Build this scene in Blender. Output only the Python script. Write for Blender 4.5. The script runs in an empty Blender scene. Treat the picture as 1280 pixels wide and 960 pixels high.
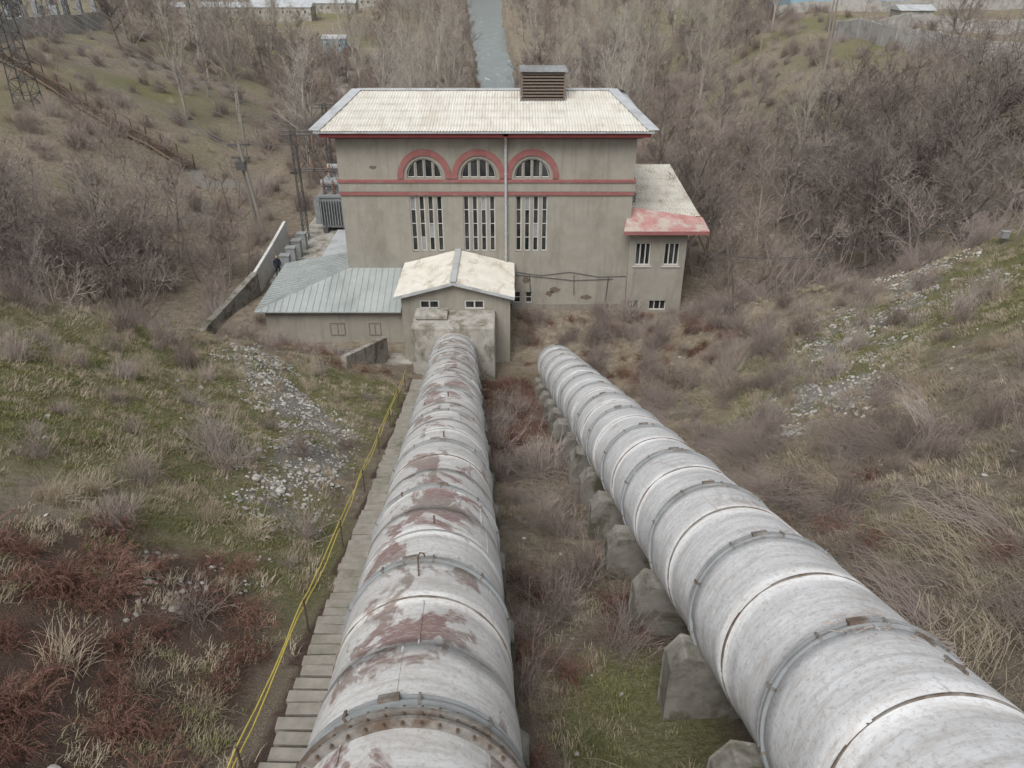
import bpy, bmesh, math, random
import numpy as np
from mathutils import Vector, Matrix, Euler
random.seed(7); RNG=np.random.default_rng(7)
S=bpy.context.scene
H=22.6
# ---------------------------------------------------------------- camera / light
cd=bpy.data.cameras.new("camera"); cam=bpy.data.objects.new("camera",cd); S.collection.objects.link(cam)
cam.location=(0,0,H); cam.rotation_euler=(math.radians(60),0,0)
cd.sensor_width=36; cd.lens=27; cd.clip_start=0.1; cd.clip_end=6000; S.camera=cam
w=bpy.data.worlds.new("World"); S.world=w; w.use_nodes=True
nt=w.node_tree; nt.nodes.clear()
o=nt.nodes.new("ShaderNodeOutputWorld"); bg=nt.nodes.new("ShaderNodeBackground"); sk=nt.nodes.new("ShaderNodeTexSky"); hs=nt.nodes.new("ShaderNodeHueSaturation")
sk.sky_type='NISHITA'; sk.sun_disc=False; sk.sun_elevation=math.radians(52); sk.sun_rotation=math.radians(200); sk.dust_density=4; sk.air_density=1.0
hs.inputs['Saturation'].default_value=0.2; bg.inputs[1].default_value=0.15
nt.links.new(sk.outputs[0],hs.inputs['Color']); nt.links.new(hs.outputs[0],bg.inputs[0]); nt.links.new(bg.outputs[0],o.inputs[0])
sl=bpy.data.lights.new("sun","SUN"); sl.energy=1.5; sl.angle=math.radians(30); sl.color=(1,.985,.96)
sun=bpy.data.objects.new("sun",sl); S.collection.objects.link(sun)
sun.rotation_euler=(math.radians(38),0,math.radians(-20)); sun.location=(0,0,80)
S.view_settings.view_transform='Standard'; S.view_settings.look='None'; S.view_settings.exposure=0

# ---------------------------------------------------------------- noise + terrain
T=RNG.random((256,256))
def vn(x,y):
    xi=np.floor(x).astype(int); yi=np.floor(y).astype(int); fx=x-xi; fy=y-yi
    fx=fx*fx*(3-2*fx); fy=fy*fy*(3-2*fy)
    a=T[xi&255,yi&255]; b=T[(xi+1)&255,yi&255]; c=T[xi&255,(yi+1)&255]; d=T[(xi+1)&255,(yi+1)&255]
    return (a+(b-a)*fx)*(1-fy)+(c+(d-c)*fx)*fy
def fbm(x,y,o=4):
    s=0;a=.5;t=0
    for i in range(o):
        s=s+a*vn(x*2**i+17.3*i,y*2**i+5.1*i); t+=a; a*=.5
    return s/t*2-1
def sp(v,k=.8): return np.logaddexp(0,v/k)*k
def ss(a,b,x):
    t=np.clip((x-a)/(b-a),0,1); return t*t*(3-2*t)
def zL(y): return 16.8-.368*(y+2.18)
def zR(y): return 17.56-.415*(y+1.92)
def xL(y): return -.66-.0656*(y+2.18)
def xR(y): return 4.67-.0368*(y+1.92)
def river_c(y): return np.interp(y,[66,163,300,430,900],[-2.6,-2.9,-9,-14,-60])
def river_w(y): return np.interp(y,[66,163,300,430,900],[3.2,2.9,4.8,8.,14])
def hill(x,y):
    t=np.clip((x+2.5)/6,0,1)
    zf=(1-t)*zL(y)+t*zR(y)-1.95
    zf=-1.5+sp(zf+1.5,.5)
    rl=.36*sp(-x-4.9-.02*y,.5)+.13*sp(-x-14,1.5); rr=.5*sp(x-6.3+.02*y,.5)+.1*sp(x-17,1.5)
    return 18.5-sp(18.5-(zf+rl+rr),.5)
def yc(x): return np.interp(x,[-60,-40,-30,-21.7,-15.6,-9.9,-6,0,7,10.5,15.3,24.9,35,60],[17,22,25.5,30.5,36,39.5,44,46,46,45,43,37,31,22])
def terr(x,y):
    x=np.asarray(x,float); y=np.asarray(y,float)
    c=yc(x)+1.2*fbm(x*.3,x*0+4,3); h1=hill(x,np.minimum(y,c)); 
    h1=h1-.72*np.maximum(y-c,0)
    h1=h1+.28*fbm(x*.5,y*.5,4)*ss(0.2,1.5,np.abs(x-xL(y)+1.95)) + .7*fbm(x*.14+9,y*.14,2)*ss(7,12,np.abs(x))
    base=-1.5+1.4*ss(44,50,y)-1.2*ss(90,140,y)
    ls=27+np.maximum(y-130,0)*.5; rs=21+np.maximum(y-120,0)*.25
    L=.364*sp(-x-ls,2); L=12-sp(12-L,.8); R=.55*sp(x-rs,2); R=12-sp(12-R,.8)
    v=base+L+R+.35*fbm(x*.08,y*.08,3)*ss(60,75,y)+ 1.1*fbm(x*.05+3,y*.05+8,3)*ss(22,30,np.abs(x))+.35*fbm(x*.22+3,y*.22+8,3)*ss(26,34,np.abs(x))
    z=np.maximum(v,h1)
    d=np.abs(x-river_c(y)); wv=river_w(y)
    z=z-(1-ss(wv-.2,wv+2.6,d+1.3*fbm(x*.2,y*.12)))*3.2*ss(64,68,y)
    return z
def tz(x,y): return float(terr(np.array([x]),np.array([y]))[0])

# ---------------------------------------------------------------- materials
def ramp(nt,stops,interp='LINEAR'):
    r=nt.nodes.new("ShaderNodeValToRGB"); cr=r.color_ramp; cr.interpolation=interp
    while len(cr.elements)<len(stops): cr.elements.new(.5)
    for e,(p,c) in zip(cr.elements,stops):
        e.position=p; e.color=(c[0],c[1],c[2],1) if hasattr(c,'__len__') else (c,c,c,1)
    return r
def noise(nt,vec,scale,detail=5,rough=.6,dist=0):
    n=nt.nodes.new("ShaderNodeTexNoise"); n.inputs['Scale'].default_value=scale; n.inputs['Detail'].default_value=min(detail,5)
    n.inputs['Roughness'].default_value=rough; n.inputs['Distortion'].default_value=dist
    nt.links.new(vec,n.inputs['Vector']); return n.outputs[0]
def mapv(nt,scale,coord='Object'):
    tc=nt.nodes.new("ShaderNodeTexCoord"); m=nt.nodes.new("ShaderNodeMapping"); m.inputs['Scale'].default_value=scale
    nt.links.new(tc.outputs[coord],m.inputs[0]); return m.outputs[0]
def mix(nt,f,a,b,mode='MIX'):
    m=nt.nodes.new("ShaderNodeMix"); m.data_type='RGBA'; m.blend_type=mode
    for s,v in ((m.inputs[0],f),(m.inputs[6],a),(m.inputs[7],b)):
        if hasattr(v,'is_output'): nt.links.new(v,s)
        elif hasattr(v,'__len__'): s.default_value=(v[0],v[1],v[2],1)
        else: s.default_value=v
    return m.outputs[2]
def newmat(name,rough=.8,metal=0):
    m=bpy.data.materials.new(name); m.use_nodes=True; n=m.node_tree; b=n.nodes['Principled BSDF']
    b.inputs['Roughness'].default_value=rough; b.inputs['Metallic'].default_value=metal
    b.inputs['Specular IOR Level'].default_value=.3
    return m,n,b
def bump(n,b,h,strength=.4,dist=.02):
    k=n.nodes.new("ShaderNodeBump"); k.inputs['Strength'].default_value=strength; k.inputs['Distance'].default_value=dist
    n.links.new(h,k.inputs['Height']); n.links.new(k.outputs[0],b.inputs['Normal'])
def M(name,c1,c2,scale=3,rough=.8,bs=.3,bd=.01,stain=None,stsc=(.4,.4,.4),lo=.5,hi=.7,metal=0,st=(1,1,1),streak=None):
    m,n,b=newmat(name,rough,metal)
    v=mapv(n,st); f=noise(n,v,scale,6,.65); r=ramp(n,[(.3,c1),(.7,c2)]); n.links.new(f,r.inputs[0]); col=r.outputs[0]
    if stain is not None:
        v2=mapv(n,stsc); f2=noise(n,v2,1,6,.7,.4); r2=ramp(n,[(lo,0.),(hi,1.)]); n.links.new(f2,r2.inputs[0])
        col=mix(n,r2.outputs[0],col,stain)
    if streak is not None:
        v3=mapv(n,streak[0]); f3=noise(n,v3,1,5,.7,.2); r3=ramp(n,[(.52,0.),(.72,.8)]); n.links.new(f3,r3.inputs[0]); col=mix(n,r3.outputs[0],col,streak[1])
    n.links.new(col,b.inputs['Base Color'])
    if bs: bump(n,b,f,bs,bd)
    return m
def MV(name,c1,c2):   # cheap vegetation material: per-instance colour between two tones
    m,n,b=newmat(name,.95); b.inputs['Specular IOR Level'].default_value=.05
    oi=n.nodes.new("ShaderNodeObjectInfo"); r=ramp(n,[(0,c1),(1,c2)]); n.links.new(oi.outputs['Random'],r.inputs[0]); n.links.new(r.outputs[0],b.inputs['Base Color']); return m
plaster=M("plaster",(.29,.272,.23),(.355,.333,.287),1.2,.9,.25,.01,stain=(.225,.207,.17),stsc=(.5,.5,.2),lo=.50,hi=.78,streak=((2.6,2.6,.16),(.235,.217,.185)))
plasterlow=M("damp_plaster",(.21,.19,.16),(.30,.275,.235),1.5,.9,.3,.015,stain=(.14,.125,.10),stsc=(.5,.5,.3),lo=.5,hi=.65)
redp=M("red_paint",(.27,.10,.095),(.33,.145,.135),2,.8,.2,.01,stain=(.28,.19,.17),stsc=(1,1,1),lo=.55,hi=.7)
fascia=M("dark_red_fascia",(.14,.03,.03),(.2,.055,.05),2,.7,.1,.01)
pinkp=M("weathered_pink_paint",(.37,.17,.16),(.5,.30,.28),1.6,.8,.2,.01,stain=(.47,.42,.37),stsc=(.9,.9,.9),lo=.46,hi=.6)
cream=M("corrugated_cement_sheet",(.64,.615,.55),(.74,.72,.66),.7,.85,.2,.005,stain=(.54,.49,.41),stsc=(1.1,.35,.5),lo=.5,hi=.78,streak=((3,.35,1),(.50,.46,.39)))
cream2=M("old_corrugated_sheet",(.56,.535,.47),(.67,.645,.58),1.1,.85,.2,.005,stain=(.36,.30,.22),stsc=(.9,.5,.5),lo=.5,hi=.7)
gmetal=M("galvanised_metal",(.46,.48,.49),(.58,.60,.61),1.5,.5,.1,.004,stain=(.33,.33,.32),stsc=(.7,.7,.7),metal=.2)
greenmetal=M("grey_green_metal",(.36,.395,.385),(.46,.49,.48),.8,.5,.1,.004,stain=(.31,.33,.32),stsc=(.6,.3,.3),metal=.2)
concrete=M("concrete",(.31,.295,.26),(.46,.44,.40),2.2,.95,.6,.02,stain=(.17,.155,.115),stsc=(.9,.9,.7),lo=.48,hi=.64)
fencec=M("fence_concrete",(.33,.32,.30),(.43,.415,.39),1.2,.95,.4,.02,stain=(.24,.23,.21),stsc=(.5,.5,.5),lo=.48,hi=.64)
oldconc=M("weathered_concrete",(.18,.17,.15),(.29,.275,.245),3,.95,.8,.03,stain=(.10,.095,.07),stsc=(1.1,1.1,1.1),lo=.48,hi=.62)
stepm=M("step_stone",(.22,.205,.175),(.34,.315,.275),3,.95,.7,.03,stain=(.15,.155,.09),stsc=(.6,.6,.6),lo=.52,hi=.68)
white=M("white_paint",(.6,.6,.58),(.72,.72,.7),3,.7,.1,.005,stain=(.42,.4,.36),stsc=(.8,.8,.5),lo=.5,hi=.8)
frame=M("window_frame",(.46,.45,.42),(.6,.59,.56),5,.6,.1,.003)
glass,n_,b_=newmat("dark_glass",.1); b_.inputs['Specular IOR Level'].default_value=.5
gv=noise(n_,mapv(n_,(1,1,.35)),1.6,3); gr_=ramp(n_,[(.4,(.018,.02,.022)),(.7,(.085,.085,.08))]); n_.links.new(gv,gr_.inputs[0]); n_.links.new(gr_.outputs[0],b_.inputs['Base Color'])
louv=M("rusty_louvre",(.13,.10,.08),(.2,.16,.13),5,.85,.2,.01)
dsteel=M("dark_steel",(.07,.07,.07),(.13,.125,.12),6,.6,.2,.005)
greysteel=M("grey_steel",(.24,.255,.26),(.34,.355,.36),3,.5,.1,.005,stain=(.15,.14,.13))
rust=M("rusty_steel",(.10,.07,.05),(.165,.12,.09),6,.9,.3,.01)
bluepaint=M("blue_paint",(.25,.38,.46),(.32,.45,.53),2,.7,.1,.01)
yellow=M("yellow_rope",(.55,.44,.08),(.66,.55,.14),8,.7,.1,.002)
porcel=M("porcelain",(.2,.1,.07),(.3,.2,.16),5,.3,0)
wood=M("weathered_pole",(.2,.18,.155),(.29,.27,.235),4,.9,.3,.01,st=(6,6,1))
rockm=MV("rock",(.21,.20,.18),(.50,.485,.45))
gravm=M("gravel_road",(.27,.25,.22),(.36,.34,.31),3,.95,.4,.02)
bark=MV("grey_bark",(.15,.125,.11),(.27,.235,.21))
bark2=MV("brown_bark",(.20,.16,.14),(.31,.265,.235))
barkp=MV("pale_bark",(.30,.27,.23),(.42,.385,.34))
shr_grey=MV("grey_stems",(.23,.185,.165),(.39,.335,.30))
shr_red=MV("bramble_stems",(.15,.08,.065),(.27,.165,.13))
leafred=MV("dry_bramble_leaf",(.10,.052,.04),(.20,.11,.08))
straw=MV("straw",(.31,.255,.185),(.48,.41,.31))
strawg=MV("dry_grass",(.27,.245,.15),(.44,.395,.27))
green=MV("green_grass",(.14,.15,.06),(.26,.255,.125))
cloth=M("dark_clothing",(.02,.025,.04),(.035,.04,.06),6,.9,0)
skin=M("skin",(.42,.26,.2),(.45,.29,.22),6,.6,0)
carp=M("car_paint",(.10,.03,.03),(.12,.04,.04),2,.3,0)
rubber=M("rubber",(.02,.02,.02),(.03,.03,.03),6,.9,0)

tm,n,b=newmat("terrain_ground",.97); b.inputs['Specular IOR Level'].default_value=.1
att=n.nodes.new("ShaderNodeAttribute"); att.attribute_name="zone"; sep=n.nodes.new("ShaderNodeSeparateColor"); n.links.new(att.outputs['Color'],sep.inputs[0])
v=mapv(n,(1,1,1))
f1=noise(n,v,.35,5,.7,.3); f2=noise(n,v,2.2,5,.75,.5); f3=noise(n,v,9,4,.8); f4=noise(n,v,30,3,.7)
r1=ramp(n,[(.3,(.17,.14,.11)),(.5,(.285,.24,.185)),(.7,(.40,.35,.275))]); n.links.new(f2,r1.inputs[0])
gr=ramp(n,[(.3,(.12,.125,.055)),(.5,(.205,.20,.10)),(.7,(.33,.30,.19))]); n.links.new(f3,gr.inputs[0])
def thr(chan,nz,lo,hi):
    a=n.nodes.new("ShaderNodeMath"); a.operation='ADD'; n.links.new(chan,a.inputs[0]); n.links.new(nz,a.inputs[1])
    r=ramp(n,[(lo,0.),(hi,1.)]); 
    s=n.nodes.new("ShaderNodeMath"); s.operation='MULTIPLY'; s.inputs[1].default_value=.5; n.links.new(a.outputs[0],s.inputs[0]); n.links.new(s.outputs[0],r.inputs[0]); return r.outputs[0]
mixn=n.nodes.new("ShaderNodeMath"); mixn.operation='MULTIPLY_ADD'; mixn.inputs[1].default_value=.5; n.links.new(f2,mixn.inputs[0])
hh=n.nodes.new("ShaderNodeMath"); hh.operation='MULTIPLY'; hh.inputs[1].default_value=.5; n.links.new(f1,hh.inputs[0]); n.links.new(hh.outputs[0],mixn.inputs[2])
col=mix(n,thr(sep.outputs[0],mixn.outputs[0],.45,.66),r1.outputs[0],gr.outputs[0])
col=mix(n,thr(sep.outputs[2],f2,.50,.66),col,(.14,.10,.08))
col=mix(n,thr(sep.outputs[1],f2,.54,.66),col,(.28,.265,.235))
fr=ramp(n,[(.25,.6),(.75,1.25)]); n.links.new(f4,fr.inputs[0])
col=mix(n,1.0,col,fr.outputs[0],'MULTIPLY'); n.links.new(col,b.inputs['Base Color']); 
ad=n.nodes.new("ShaderNodeMath"); ad.operation='ADD'; n.links.new(f3,ad.inputs[0]); n.links.new(f4,ad.inputs[1]); bump(n,b,ad.outputs[0],.9,.08)
wm,n,b=newmat("river_water",.06); b.inputs['Specular IOR Level'].default_value=.8; b.inputs['IOR'].default_value=1.33
wn=noise(n,mapv(n,(1,.22,1)),.8,5,.7,.6); bump(n,b,wn,.35,.2)
wr=ramp(n,[(.45,(.055,.085,.065)),(.6,(.10,.14,.115)),(.74,(.55,.58,.56))]); n.links.new(wn,wr.inputs[0]); n.links.new(wr.outputs[0],b.inputs['Base Color'])

def pipemat(name,base1,base2,rustcol,lo,hi,red):
    m,n,b=newmat(name,.5,.0)
    tc=n.nodes.new("ShaderNodeTexCoord")
    def mp(s,l=(0,0,0)):
        k=n.nodes.new("ShaderNodeMapping"); k.inputs['Scale'].default_value=s; k.inputs['Location'].default_value=l; n.links.new(tc.outputs['Object'],k.inputs[0]); return k.outputs[0]
    a=noise(n,mp((1,1,1)),1.3,8,.7,.3); r=ramp(n,[(.3,base1),(.65,base2)]); n.links.new(a,r.inputs[0]); col=r.outputs[0]
    dr=noise(n,mp((.7,.7,4)),1.6,7,.78,.2); rr=ramp(n,[(.44,0.),(.70,.75)]); n.links.new(dr,rr.inputs[0])
    col=mix(n,rr.outputs[0],col,(.38,.35,.315))
    spk=noise(n,mp((1,1,1),(4,2,1)),14,6,.8); r4=ramp(n,[(.50,0.),(.70,.7)]); n.links.new(spk,r4.inputs[0]); col=mix(n,r4.outputs[0],col,(.30,.25,.21))
    p=noise(n,mp((.8,.8,.5),(3,7,1)),1.2,8,.68,.8); sx=n.nodes.new("ShaderNodeSeparateXYZ"); n.links.new(tc.outputs['Object'],sx.inputs[0])
    up=n.nodes.new("ShaderNodeMapRange"); up.inputs[1].default_value=-.2; up.inputs[2].default_value=1.3; up.inputs[3].default_value=-.22; up.inputs[4].default_value=.06; n.links.new(sx.outputs[1],up.inputs[0])
    ad=n.nodes.new("ShaderNodeMath"); ad.operation='ADD'; n.links.new(p,ad.inputs[0]); n.links.new(up.outputs[0],ad.inputs[1])
    r2=ramp(n,[(lo,0.),((lo+hi)/2,.55),(hi,.88)]); n.links.new(ad.outputs[0],r2.inputs[0]); 
    pr=noise(n,mp((1,1,1),(9,1,5)),.55,3); r5=ramp(n,[(.48,rustcol),(.62,red)]); n.links.new(pr,r5.inputs[0])
    col=mix(n,r2.outputs[0],col,r5.outputs[0])
    fb=noise(n,mp((1,1,2.5),(1,9,2)),7,5,.8); r6=ramp(n,[(.50,0.),(.64,.6)]); n.links.new(fb,r6.inputs[0]); col=mix(n,r6.outputs[0],col,base1)
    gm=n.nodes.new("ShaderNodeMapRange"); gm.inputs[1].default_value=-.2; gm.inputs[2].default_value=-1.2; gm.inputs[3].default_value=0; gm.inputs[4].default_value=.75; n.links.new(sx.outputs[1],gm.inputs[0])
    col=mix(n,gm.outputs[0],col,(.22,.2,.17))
    n.links.new(col,b.inputs['Base Color'])
    bump(n,b,a,.25,.03); return m
pmL=pipemat("pipe_left_paint",(.53,.525,.51),(.70,.70,.69),(.23,.18,.15),.548,.60,(.21,.115,.10))
pmR=pipemat("pipe_right_paint",(.60,.605,.61),(.74,.75,.76),(.40,.36,.33),.64,.74,(.40,.36,.33))
ringm=M("pipe_band",(.15,.14,.125),(.30,.285,.26),5,.7,.3,.01,stain=(.13,.095,.07),stsc=(2,2,2),lo=.45,hi=.6)

# ---------------------------------------------------------------- mesh builder
class MB:
    def __init__(s): s.v=[]; s.f=[]; s.m=[]
    def add(s,vs,fs,mi=0):
        k=len(s.v); s.v+= [tuple(p) for p in vs]; s.f+=[tuple(i+k for i in f) for f in fs]; s.m+=[mi]*len(fs)
    def box(s,x0,x1,y0,y1,z0,z1,mi=0,mat=None):
        vs=[(x0,y0,z0),(x1,y0,z0),(x1,y1,z0),(x0,y1,z0),(x0,y0,z1),(x1,y0,z1),(x1,y1,z1),(x0,y1,z1)]
        if mat is not None: vs=[mat@Vector(p) for p in vs]
        s.add(vs,[(0,3,2,1),(4,5,6,7),(0,1,5,4),(1,2,6,5),(2,3,7,6),(3,0,4,7)],mi)
    def tube(s,pts,r,n=3,mi=0,cap=False):
        pts=[Vector(p) for p in pts]; N=len(pts)
        if not hasattr(r,'__len__'): r=[r]*N
        vs=[]; fs=[]
        for i,p in enumerate(pts):
            d=(pts[min(i+1,N-1)]-pts[max(i-1,0)])
            if d.length<1e-7: d=Vector((0,0,1))
            d.normalize(); a=Vector((0,0,1)) if abs(d.z)<.9 else Vector((1,0,0)); u=d.cross(a).normalized(); w_=d.cross(u)
            for k in range(n):
                t=2*math.pi*k/n; vs.append(p+(u*math.cos(t)+w_*math.sin(t))*r[i])
        for i in range(N-1):
            for k in range(n): fs.append((i*n+k,i*n+(k+1)%n,(i+1)*n+(k+1)%n,(i+1)*n+k))
        if cap: fs.append(tuple(range(n))[::-1]); fs.append(tuple((N-1)*n+k for k in range(n)))
        s.add(vs,fs,mi)
    def mesh(s,name,mats,smooth=False):
        me=bpy.data.meshes.new(name); me.from_pydata(s.v,[],s.f)
        for m in mats: me.materials.append(m)
        me.polygons.foreach_set("material_index",s.m)
        if smooth: me.polygons.foreach_set("use_smooth",[True]*len(s.f))
        me.update(); return me
    def obj(s,name,mats,parent=None,smooth=False,coll=None):
        ob=bpy.data.objects.new(name,s.mesh(name,mats,smooth)); (coll or S.collection).objects.link(ob)
        if parent: ob.parent=parent
        return ob
def empty(name,loc=(0,0,0)):
    e=bpy.data.objects.new(name,None); e.location=loc; S.collection.objects.link(e); e.empty_display_size=.5; return e
def rbox(a,b):
    a=Vector(a); b=Vector(b); d=b-a; L=d.length
    q=d.to_track_quat('Y','Z').to_matrix().to_4x4(); q.translation=a; return q,L

# ---------------------------------------------------------------- ground
def axis(segs):
    out=[segs[0][0]]
    for a,b_,st_ in segs:
        k=max(1,int(round((b_-a)/st_))); out+=list(np.linspace(a,b_,k+1)[1:])
    return np.array(out)
gx=axis([(-2500,-500,250),(-500,-120,20),(-120,-60,3),(-60,-24,1),(-24,-12,.4),(-12,14,.25),(14,30,.45),(30,60,1),(60,120,3),(120,500,20),(500,2500,250)])
gy=axis([(-300,-30,40),(-30,2,1.5),(2,30,.27),(30,52,.35),(52,130,1.1),(130,300,3),(300,600,10),(600,3500,200)])
X,Y=np.meshgrid(gx,gy); Z=terr(X,Y)
nx,ny=len(gx),len(gy)
co=np.stack([X,Y,Z],-1).reshape(-1,3)
ii=np.arange(nx*ny).reshape(ny,nx); F=np.stack([ii[:-1,:-1],ii[:-1,1:],ii[1:,1:],ii[1:,:-1]],-1).reshape(-1,4)
me=bpy.data.meshes.new("ground"); me.from_pydata(co.tolist(),[],F.tolist()); me.materials.append(tm)
me.polygons.foreach_set("use_smooth",[True]*len(F))
def seg(x,y,pts,wd):
    best=np.full(np.shape(x),1e9)
    for (ax,ay),(bx,by) in zip(pts[:-1],pts[1:]):
        t=np.clip(((x-ax)*(bx-ax)+(y-ay)*(by-ay))/((bx-ax)**2+(by-ay)**2),0,1)
        best=np.minimum(best,np.hypot(x-ax-t*(bx-ax),y-ay-t*(by-ay)))
    return 1-ss(wd*.2,wd,best)
def blob(x,y,cx,cy,rx,ry): return 1-ss(.5,1.1,np.hypot((x-cx)/rx,(y-cy)/ry))
STL=[(-13.5,34.5),(-10.5,30),(-8.2,27),(-7.0,22),(-6.9,18)]; STR=[(20.5,37.5),(17,33.5),(14,29),(11,24)]
def zones(x,y):
    g=np.zeros(np.shape(x))
    g=np.maximum(g,.92*blob(x,y,-14,25,11,12)); g=np.maximum(g,.85*blob(x,y,-7,14,4,8)); g=np.maximum(g,.9*blob(x,y,-8,34,5,6))
    g=np.maximum(g,.95*blob(x,y,22,30,10,9)); g=np.maximum(g,.8*blob(x,y,13,30,6,8)); g=np.maximum(g,1.1*blob(x,y,2.2,8,1.8,3.2))
    far=.55+.55*fbm(x*.09+5,y*.09+1,3)
    g=np.maximum(g,far*ss(26,34,-x)*ss(45,60,y)); g=np.maximum(g,far*ss(21,28,x)*ss(45,60,y)); g=np.maximum(g,.4*ss(60,80,y))
    g=g*(1-.8*blob(x,y,-9,9,5,6))
    pn=.55+.9*fbm(x*.55+11,y*.55+4,4); pr_=.5+1.3*fbm(x*.4+2,y*.4+9,3)
    s=np.maximum(seg(x,y,STL,2.5)*np.clip(pn+.35,0,1),seg(x,y,STR,4.0)*np.clip(pr_+.15,0,1)); s=np.maximum(s,.55*blob(x,y,18,33,6,7)*np.clip(pn,0,1)) 
    s=np.maximum(s,.6*blob(x,y,-7,17,2.5,8)*np.clip(pn,0,1)); s=np.maximum(s,.9*blob(x,y,-30,74,8,12)*np.clip(pn,0,1))
    r=np.maximum(blob(x,y,-9,9,6,7),.7*blob(x,y,0,36,8,11)); r=np.maximum(r,.5*blob(x,y,9,36,5,9)); r=np.maximum(r,.9*(np.abs(x-xL(y)+2.02)<.75)*(y<41))
    return g,s,r
g,s_,r_=zones(co[:,0],co[:,1])
ca=me.color_attributes.new("zone",'FLOAT_COLOR','POINT'); arr=np.stack([g,s_,r_,np.ones_like(g)],-1).astype(np.float32); ca.data.foreach_set("color",arr.ravel())
go=bpy.data.objects.new("ground",me); S.collection.objects.link(go)
mb=MB(); ys=np.concatenate([np.linspace(66,200,40),np.linspace(210,900,60)])
vs=[];fs=[]
for y in ys:
    c=float(river_c(y)); wv=float(river_w(y))+2.2; vs+=[(c-wv,y,-2.6-.7*float(ss(90,140,y))),(c+wv,y,-2.6-.7*float(ss(90,140,y)))]
for i in range(len(ys)-1): fs.append((2*i,2*i+1,2*i+3,2*i+2))
mb.add(vs,fs); mb.obj("river",[wm])

# ---------------------------------------------------------------- penstock pipes
def pipe(name,px,pz,y0,y1,mat_,bands,collars,seed):
    rs=random.Random(seed)
    A=Vector((px(y0),y0,pz(y0))); B=Vector((px(y1),y1,pz(y1))); ax=(B-A); L=ax.length; ax.normalize()
    right=ax.cross(Vector((0,0,1))).normalized(); up=right.cross(ax).normalized()
    Mx=Matrix((right,up,ax)).transposed().to_4x4(); Mx.translation=A
    root=empty(name); root.matrix_world=Mx
    N=96; R=1.3
    zs=[]; rad=[]
    t=0; k=0; bl=[]
    while t<L:
        seglen=bands*(1+rs.uniform(-.06,.06)); rr=R+(.014 if k%2 else -.006)
        for q in np.linspace(0,.999,6): zs.append(min(t+q*seglen,L)); rad.append(rr+.008*q)
        bl.append(t); t+=seglen; k+=1
    V=[];Fc=[]
    for z,r in zip(zs,rad):
        for j in range(N):
            a=2*math.pi*j/N; 
            V.append((math.cos(a),math.sin(a),z,r))
    V=np.array(V); dn=fbm(np.arctan2(V[:,1],V[:,0])*2.2+50,V[:,2]*.9+seed*7,3)*.022
    r=V[:,3]+dn; P=np.stack([V[:,0]*r,V[:,1]*r,V[:,2]],-1)
    for i in range(len(zs)-1):
        for j in range(N): Fc.append((i*N+j,i*N+(j+1)%N,(i+1)*N+(j+1)%N,(i+1)*N+j))
    mm=MB(); mm.add(P.tolist(),Fc); mm.obj("shell",[mat_],root,True)
    rb=MB()
    def ring(z,wd,h,tilt=0,mi=0,n=72):
        r0=R-.01; vs=[];fs=[]; ph=rs.uniform(0,6.28)
        for j in range(n):
            a=2*math.pi*j/n; c,s=math.cos(a),math.sin(a); zz=z+tilt*s+.008*math.sin(3*a+ph)
            for (dz,dr) in ((-wd/2,0),(-wd/2,h),(wd/2,h),(wd/2,0)): vs.append((c*(r0+dr),s*(r0+dr),zz+dz))
        for j in range(n):
            k2=(j+1)%n
            for q in range(3): fs.append((j*4+q,k2*4+q,k2*4+q+1,j*4+q+1))
        rb.add(vs,fs,mi)
    for i,z in enumerate(bl[1:]):
        if i%collars==collars-1:
            ring(z-.05,.028,.075,0,3); ring(z+.05,.028,.075,0,3); ring(z,.08,.035,0,0)
            for j in range(10):
                a=2*math.pi*j/10+.2; q=Matrix.Translation((math.cos(a)*(R+.05),math.sin(a)*(R+.05),z))@Matrix.Rotation(a,4,'Z')
                rb.box(-.03,.03,-.018,.018,-.075,.075,0,q)
            a=rs.uniform(1.3,1.8); q=Matrix.Translation((math.cos(a)*(R+.07),math.sin(a)*(R+.07),z))@Matrix.Rotation(a,4,'Z')
            rb.box(-.04,.03,-.12,.12,-.06,.06,0,q)
        else:
            ring(z,.03 if rs.random()<.6 else .045,.026+.012*rs.random(),rs.uniform(-.012,.012),0 if rs.random()<.7 else 3)
        if rs.random()<.6:
            a=rs.uniform(.6,2.5); q=Matrix.Rotation(a,4,'Z'); rb.box(R-.01,R+.02,-.01,.01,z+.03,z+bands-.09,2,q)
    rb.obj("bands",[ringm,rust,mat_,greysteel],root)
    return root,Mx,L,bl
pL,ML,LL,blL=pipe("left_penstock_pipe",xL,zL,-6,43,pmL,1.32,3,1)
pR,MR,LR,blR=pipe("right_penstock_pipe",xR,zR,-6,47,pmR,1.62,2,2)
mb=MB()
for z0,h in ((11.42,.11),(11.58,.11)):
    vs=[];fs=[]
    for j in range(73):
        a=2*math.pi*j/72; c,s=math.cos(a),math.sin(a)
        for dz,dr in ((0,0),(0,h),(.05,h),(.05,0)): vs.append((c*(1.3+dr),s*(1.3+dr),z0+dz))
    for j in range(72):
        for q in range(3): fs.append((j*4+q,j*4+4+q,j*4+5+q,j*4+1+q))
    mb.add(vs,fs,0)
for j in range(44):
    a=2*math.pi*j/44; c,s=math.cos(a)*1.37,math.sin(a)*1.37; mb.tube([(c,s,11.36),(c,s,11.7)],.018,6,1,True)
mb.tube([(-.05,1.29,15.2),(-.05,1.62,15.2),(-.02,1.68,15.22),(.04,1.66,15.24),(.05,1.6,15.24)],.014,6,1,True)
for zq in (17.5,24.2,30): mb.tube([(.1,1.29,zq),(.1,1.46,zq)],.02,6,1,True)
mb.obj("flange",[ringm,rust],pL,)
mb=MB(); rs=random.Random(4)
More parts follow.
